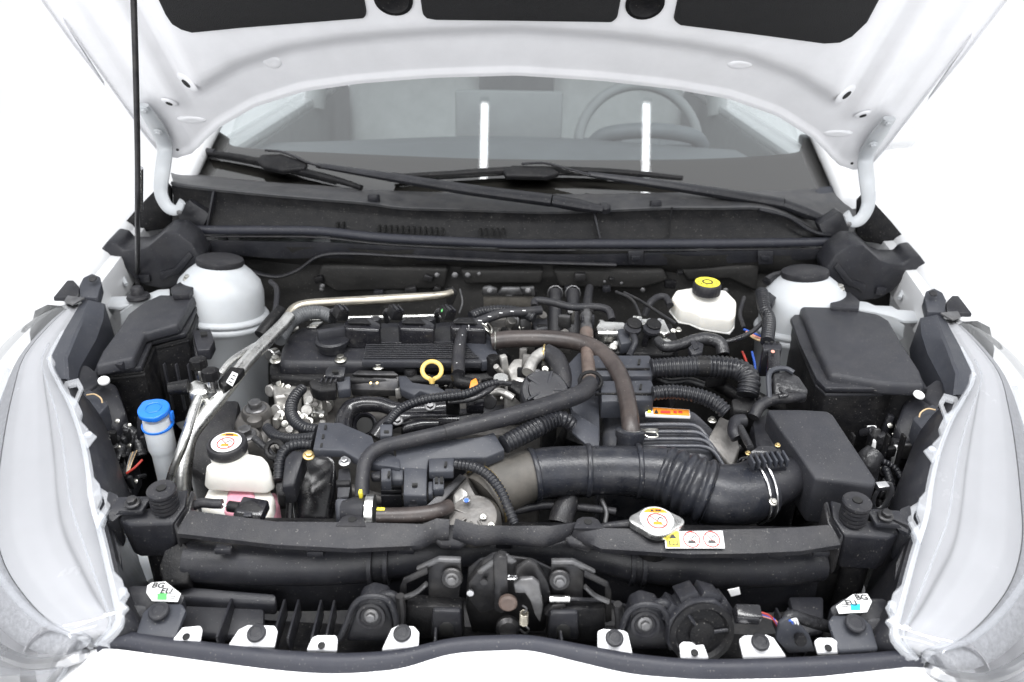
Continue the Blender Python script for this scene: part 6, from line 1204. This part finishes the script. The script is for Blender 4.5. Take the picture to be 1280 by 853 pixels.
cg_ = thing('engine_rear_casting', 'rough dark castings and fittings behind the breather hose', 'engine casting', P(650, 430, .82)); bits(cg_, 26, 600, 715, 388, 436, .858, .89, ('cast_dark', 'cast_dark', 'plastic_dark', 'steel_worn', 'cast'), 6, 17)
one('turbo_pipe_bracket', MB().prism(PS([(664, 398, .89), (684, 392, .892), (686, 410, .88), (668, 414, .876)]), 0.05, 0.005), 'plastic', 'black block at the end of the conduit behind the breather hose', 'bracket')
one('air_con_pipe', hose([(350, 410, .885, 12), (360, 396, .896, 13), (372, 384, .905, 12), (400, 379, .908, 12), (470, 375, .910, 12), (545, 370, .912, 11), (565, 366, .912, 9)], 16, 8), 'pipe_tan', 'long tan metal pipe running along behind the engine cover', 'pipe', sharp=70)
one('fuel_pipe', hose([(365, 401, .885, 6), (390, 398, .887, 6), (430, 398, .887, 6), (560, 395, .888, 6)], 10, 6), 'alu_pipe', 'thin bright pipe below the grey conduit behind the engine cover', 'pipe')
one('pipe_bracket', MB().prism(QS([(556, 362), (566, 360), (572, 366), (566, 382), (558, 380)], 0.78), (0, 0.006, 0), 0.001), 'steel_dark', 'small dark bracket holding the end of the tan pipe', 'bracket')
one('heater_hose', hose([(668, 383, .91, 9), (670, 376, .915, 10), (690, 378, .915, 10), (715, 384, .912, 10), (745, 384, .912, 10), (760, 388, .91, 10), (765, 400, .90, 10)], 12, 8), 'rubber', 'thin black hose passing behind the clear coupling', 'hose', sharp=70)
for px, lab in ((694, 'dark bulkhead hose stub on the heat shield side'), (716, 'dark bulkhead hose stub next to the clear coupling')):
    hh = thing('bulkhead_hose', lab, 'hose', Q(px, 400, .80), 'bulkhead hose stubs'); build('hose', MB().tube([Q(px, 364, .83), Q(px, 385, .80), Q(px, 420, .76)], 0.0135, 14, 5), 'rubber', hh, sharp=70)
    build('spring_clamp', MB().tube([Q(px, 367, .825)+V((0.0150*math.cos(a*.6), 0.004*math.sin(a*.6), 0.0150*math.sin(a*.6))) for a in range(11)], 0.0016, 6, 1, closed=True), 'steel_worn', hh)
one('bulkhead_hose_loop', hose([(806, 395, .88, 9), (812, 380, .90, 9), (822, 372, .905, 9), (832, 372, .905, 9), (838, 382, .90, 9)], 12, 6), 'rubber', 'dark hose loop behind the brake fluid tank', 'hose')
one('brake_line', hose([(780, 366, .91, 4), (800, 376, .905, 4), (825, 392, .90, 4), (845, 405, .895, 4)], 8, 6), 'steel_dark', 'thin dark brake line slanting behind the brake actuator', 'pipe')
one('brake_line', hose([(806, 410, .89, 4), (800, 395, .90, 4), (790, 375, .91, 4), (770, 365, .91, 4)], 8, 6), 'steel_dark', 'thin brake line rising from the brake actuator plugs', 'pipe')
one('ground_cable', hose([(905, 428, .89, 5), (920, 424, .895, 6), (940, 415, .90, 6), (955, 402, .905, 6)], 10, 6), 'tape', 'thin taped cable from the brake tank to the ribbed conduit', 'cable')
for k, (m, c_) in enumerate((('wire_blue', 'blue'), ('wire_pink', 'salmon'), ('wire_tan', 'tan'), ('wire_red', 'red'))):
    one('loose_wire', hose([(930+k*3, 412+k*3, .88, 3), (945, 418+k*3, .882, 3), (958, 424+k*2, .88, 3)] if k < 3 else [(928, 440, .86, 3), (934, 455, .855, 3), (938, 475, .84, 3)], 8, 5), m, 'loose %s wire behind the battery box corner' % c_, 'wire')
one('loose_wire', hose([(940, 440, .86, 3), (944, 458, .85, 3), (944, 480, .84, 3)], 8, 5), 'wire_blue', 'loose blue wire hanging behind the large ribbed conduit', 'wire')
# ---- battery-side connectors
pc_ = thing('relay_connector', 'tall black connector with a pink dot beside the battery box', 'connector', P(965, 470, .82))
build('shell', MB().prism(PS([(953, 430, .895), (960, 425, .898), (972, 425, .898), (978, 430, .895), (977, 438, .89), (954, 438, .89)]), 0.05, 0.003), 'plastic', pc_)
build('clip', MB().prism(PS([(960, 436, .893), (975, 436, .893), (976, 460, .88), (960, 462, .878)]), 0.02, 0.003), 'plastic_gloss', pc_); build('pink_dot', disc(P(966, 440, .893), (0, -.4, 1), 0.003, 0.001), 'wire_pink', pc_)
for k in range(3): build('window', disc(P(958+k*7, 428, .8985), (0, -.1, 1), 0.003, 0.0008, 16), 'undertray', pc_)
tm = thing('battery_terminal', 'crumpled black terminal cover with grey edge in front of the battery box', 'terminal cover', P(985, 500, .82))
build('cover', MB().prism(PS([(966, 466, .90), (985, 462, .902), (1000, 470, .898), (1012, 488, .885), (1006, 492, .882), (985, 488, .886), (968, 496, .88)]), 0.02, 0.006, 3), 'tape', tm)
build('frame', MB().tube(PS([(962, 498, .876), (961, 470, .90), (968, 462, .905), (982, 461, .905), (992, 466, .902)]), 0.004, 8, 6), 'plastic_grey', tm)
build('tassel', MB().tube(PS([(975, 484, .896), (978, 490, .89), (984, 494, .886), (974, 496, .884)]), 0.003, 8, 4), 'tape', tm)
one('battery_cable', hose([(1004, 495, .875, 11), (985, 498, .876, 13), (965, 500, .872, 14), (950, 508, .866, 15), (942, 522, .855, 15)], 14, 6), 'rubber', 'thick dusty black cable hooking round behind the air filter box', 'cable', sharp=70)
one('conduit_socket', MB().prism(PS([(914, 498, .86), (945, 494, .862), (948, 508, .855), (938, 516, .85), (916, 512, .852)]), 0.04, 0.004), 'plastic_dark', 'square socket under the bend of the large ribbed conduit', 'connector')
one('vent_pipe', MB().tube(PS([(922, 548, .85), (918, 540, .855), (920, 528, .86), (930, 526, .86)]), 0.010, 12, 6), 'plastic', 'short black vent pipe between transaxle and air filter box', 'pipe')
one('taped_lead', hose([(925, 535, .862, 10), (932, 548, .862, 10), (938, 560, .868, 9)], 10, 5), 'tape', 'taped lead running into the air sensor plug', 'cable')
one('drain_hose', hose([(712, 622, .79, 26), (704, 640, .78, 30), (700, 655, .77, 30)], 18, 4), 'plastic_dusty', 'dusty pipe stub below the intake hose behind the radiator strip', 'pipe')
one('overflow_hose', hose([(740, 662, .828, 8), (760, 658, .835, 10), (790, 655, .84, 11), (806, 653, .842, 11)], 12, 6), 'rubber', 'black overflow hose joining the radiator cap neck', 'hose', sharp=70)
for px, py in ((757, 636), (850, 628), (735, 645)): pass
# ---- aluminium air-conditioning lines, washer side
al = thing('air_con_lines', 'two bright aluminium pipes with a valve block, rising past the washer filler', 'pipes', P(230, 600, .70))
build('thick_pipe', hose([(226, 660, .72, 20), (228, 610, .775, 21), (231, 570, .815, 21), (237, 545, .835, 21), (252, 524, .848, 20), (272, 500, .862, 19), (292, 474, .876, 18), (312, 448, .888, 17), (335, 425, .897, 17), (352, 408, .903, 16), (362, 396, .908, 15)], 18, 8), 'alu_pipe', al, sharp=70)
build('thin_pipe', hose([(207, 622, .76, 11), (216, 590, .80, 11), (230, 552, .84, 11), (240, 520, .86, 12), (248, 498, .872, 12), (256, 488, .877, 12)], 14, 8), 'alu_pipe', al, sharp=70)
build('thin_pipe', hose([(275, 468, .882, 8), (288, 452, .89, 8), (306, 440, .892, 8), (322, 430, .893, 7)], 12, 6), 'alu_pipe', al, sharp=70)
build('valve_block', MB().prism(PS([(234, 480, .886), (244, 474, .89), (258, 478, .888), (259, 490, .882), (244, 494, .878), (235, 490, .882)]), 0.022, 0.003), 'alu_pipe', al)
for px, py, z in ((251, 460, .900), (266, 474, .896)):
    p = P(px, py+10, z-.015); build('valve_stem', MB().lathe([(0.008, -.006), (0.008, .016)], p, (0, 0, 1), 18), 'steel', al); build('valve_cap', MB().lathe([(0.0115, .014), (0.0118, .017), (0.0115, .028), (0.008, .030)], p, (0, 0, 1), 24, lobes=(8, .08)), 'plastic_dark', al)
build('sensor_plug', MB().tube(PS([(211, 486, .885), (222, 485, .885), (236, 484, .885)]), [0.009, 0.010, 0.012], 12, 3), 'plastic_dark', al)
build('pipe_clip', MB().prism(PS([(272, 476, .89), (288, 458, .898), (306, 460, .896), (298, 470, .89), (280, 484, .884)]), 0.012, 0.002), 'plastic_dark', al)
c4 = PS([(283, 478, .8875), (291, 465, .8940), (298, 468, .8925), (291, 483, .8850)]); build('pipe_label', MB().prism([p+V((0, -.001, .0015)) for p in c4], 0.002, 0.0005), 'label_white', al)
for k in range(3): build('print_mark', MB().prism(PS([(286+k*2.4, 476-k*4, .8905+k*.002), (290+k*2.4, 478-k*4, .8895+k*.002), (289.4+k*2.4, 479-k*4, .889+k*.002), (285.4+k*2.4, 477-k*4, .890+k*.002)]), 0.0006, 0), 'label_black', al)
# apron shelf and dark filler in the washer corner
one('side_rail', MB().prism(PS([(228, 520, .80), (252, 500, .81), (300, 498, .80), (290, 560, .76), (262, 600, .73), (236, 590, .735)]), 0.12, 0.008), 'plastic_dusty', 'dark frame rail behind the aluminium pipes', 'frame rail')
one('side_rail', MB().prism(PS([(1085, 560, .72), (1110, 540, .73), (1125, 600, .70), (1100, 640, .68)]), 0.10, 0.008), 'plastic_dusty', 'dark frame rail between air filter box and headlight', 'frame rail')
hb = thing('hose_band', 'wide bright metal hose band behind the far radiator mount', 'hose clamp', P(1100, 640, .78)); build('band', MB().tube([P(1102, 622, .815)+V((0.013*math.cos(a*.5), 0.017*math.cos(a*.5)*.3, 0.022*math.sin(a*.5))) for a in range(13)], 0.005, 8, 1, closed=True, flat=.35), 'steel', hb); build('screw_box', MB().box(P(1102, 608, .838), (0.016, 0.010, 0.008), (0.2, 0, .2), 0.001), 'steel', hb)
one('headlight_harness', hose([(1082, 590, .80, 30), (1086, 575, .82, 30), (1094, 565, .83, 24)], 14, 5), 'tape', 'bundled harness trunk between air filter box and headlight', 'harness')
for k, pts in enumerate(([(1095, 590, .79, 8), (1090, 605, .79, 9), (1082, 622, .78, 9)], [(1105, 580, .79, 10), (1112, 600, .78, 10), (1118, 625, .76, 10)], [(1100, 575, .80, 8), (1118, 585, .79, 8), (1128, 600, .78, 8)])):
    conduit('wire_conduit', ('ribbed conduit dropping nearest the air filter box corner', 'ribbed conduit dropping in the middle behind the hose band', 'ribbed conduit bending towards the far headlight')[k], pts)
for k, pts in enumerate(([(158, 545, .78, 12), (150, 570, .77, 12), (146, 600, .75, 12)], [(170, 540, .78, 9), (160, 560, .77, 9), (155, 600, .75, 9)], [(150, 530, .79, 14), (168, 545, .775, 14), (176, 570, .75, 14)])):
    one('wire_harness', hose(pts, 12, 5), 'tape', ('taped harness hugging the washer side headlight', 'thin taped harness between washer filler and headlight', 'thick taped harness behind the washer filler tube')[k], 'harness', 'taped harnesses')
fw_ = thing('frayed_wires', 'frayed thin wire ends sticking up beside the washer filler tube', 'wire', P(160, 592, .77))
for k in range(4): build('strand', hose([(158+k, 590, .78, 1.6), (160+k*2, 578-k, .79, 1.6), (164+k*2.4, 566-k, .80, 1.6)], 6, 4), 'wire_tan' if k % 2 else 'steel_worn', fw_)
one('loose_wire', hose([(158, 592, .785, 3), (168, 585, .79, 3), (178, 575, .795, 3)], 8, 5), 'wire_red', 'dark red wire behind the washer filler tube', 'wire')
for nm, lab, l, m, cat in (
    ('heater_line', 'thin dark line dropping beside the prop side strut tower', [(338, 352, .90, 6), (346, 362, .895, 7), (344, 390, .87, 7), (336, 410, .85, 7)], 'rubber', 'hose'),
    ('sound_pad_edge', 'slanted black pad edge between strut tower and grey conduit', [(326, 420, .86, 18), (340, 402, .875, 18), (352, 388, .885, 16)], 'plastic_dark', 'pad'),
    ('sensor_wire', 'thin wire rising behind the tan pipe bracket', [(574, 392, .90, 2.5), (578, 378, .905, 2.5), (575, 362, .91, 2.5)], 'steel_worn', 'wire'),
    ('vent_hose', 'dark hose passing low under the intake hose', [(640, 640, .79, 10), (680, 632, .785, 11), (720, 634, .78, 11), (770, 640, .78, 10)], 'rubber', 'hose'),
    ('oil_line', 'short metal line under the intake hose near the radiator cap', [(752, 625, .79, 6), (758, 640, .785, 6), (756, 655, .78, 6)], 'steel_worn', 'pipe'),
    ('harness_branch', 'taped branch lying between engine mount and cast head', [(318, 548, .83, 9), (332, 560, .825, 9), (345, 575, .82, 9)], 'tape', 'harness'),
    ('harness_branch', 'taped branch dipping between the two junction boxes and the transaxle', [(816, 470, .865, 10), (836, 478, .86, 10), (860, 476, .86, 10), (880, 482, .855, 10)], 'tape', 'harness'),
    ('clutch_line', 'thin dark line hanging behind the brake fluid tank', [(930, 372, .90, 5), (925, 392, .89, 5), (930, 410, .88, 5)], 'rubber', 'pipe'),
    ('harness_branch', 'taped branch climbing to the bulkhead above the ribbed conduit', [(958, 352, .915, 12), (968, 345, .92, 9), (985, 340, .92, 6)], 'tape', 'harness'),
    ('coolant_pipe', 'dull metal pipe low between harness tray and belt cover', [(440, 612, .80, 14), (480, 625, .80, 16), (540, 622, .80, 18)], 'cast_dark', 'pipe')):
    one(nm, hose(l, 12, 6), m, lab, cat, sharp=70)
cf = thing('corner_fittings', 'small dark plugs and clips packed between air filter box and headlight', 'fittings', P(1105, 600, .70)); bits(cf, 26, 1080, 1132, 520, 625, .76, .80, ('plastic_dark', 'plastic', 'tape', 'steel_worn', 'label_white'), 5, 14, 'fitting')
cf = thing('corner_fittings', 'small dark plugs and clips packed between washer filler and headlight', 'fittings', P(160, 590, .70)); bits(cf, 22, 140, 182, 525, 612, .755, .80, ('plastic_dark', 'plastic', 'tape', 'steel_worn'), 5, 13, 'fitting')
cf = thing('bulkhead_fittings', 'small dark clips and bolts along the dark bulkhead', 'fittings', Q(640, 380, .84)); 
for k in range(26):
    px = random.uniform(360, 940); p = Q(px, random.uniform(340, 372), .855); rr_ = random.uniform(.004, .010)
    if random.random() < .5: boltp(cf, p, rr_*.7, 'steel_worn', (0, -1, .2), 'fitting')
    else: build('fitting', MB().box(p, (rr_*2.4, .012, rr_*1.8), (0, random.uniform(-.4, .4), 0), .002), random.choice(('plastic_dark', 'plastic', 'steel_dark')), cf)
# clutter deep in the bay: lines and lumps too dark to name singly
random.seed(11); mbd = MB()
for k in range(46):
    x = random.uniform(-.60, .66); y = random.uniform(.24, .82); z = random.uniform(.56, .74)
    if random.random() < .45: mbd.box((x, y, z), (random.uniform(.03, .09), random.uniform(.03, .08), random.uniform(.03, .09)), (random.uniform(-.4, .4), random.uniform(-.4, .4), random.uniform(0, 3)), 0.005)
    else:
        a = V((x, y, z)); mbd.tube([a, a+V((random.uniform(-.1, .1), random.uniform(-.06, .06), random.uniform(-.06, .06))), a+V((random.uniform(-.2, .2), random.uniform(-.1, .1), random.uniform(-.08, .05)))], random.uniform(.005, .014), 10, 6)
dk = build('deep_bay_parts', mbd, 'plastic_dusty'); dk['kind'] = 'stuff'; dk['label'] = 'dark lines and lumps deep in the engine bay'
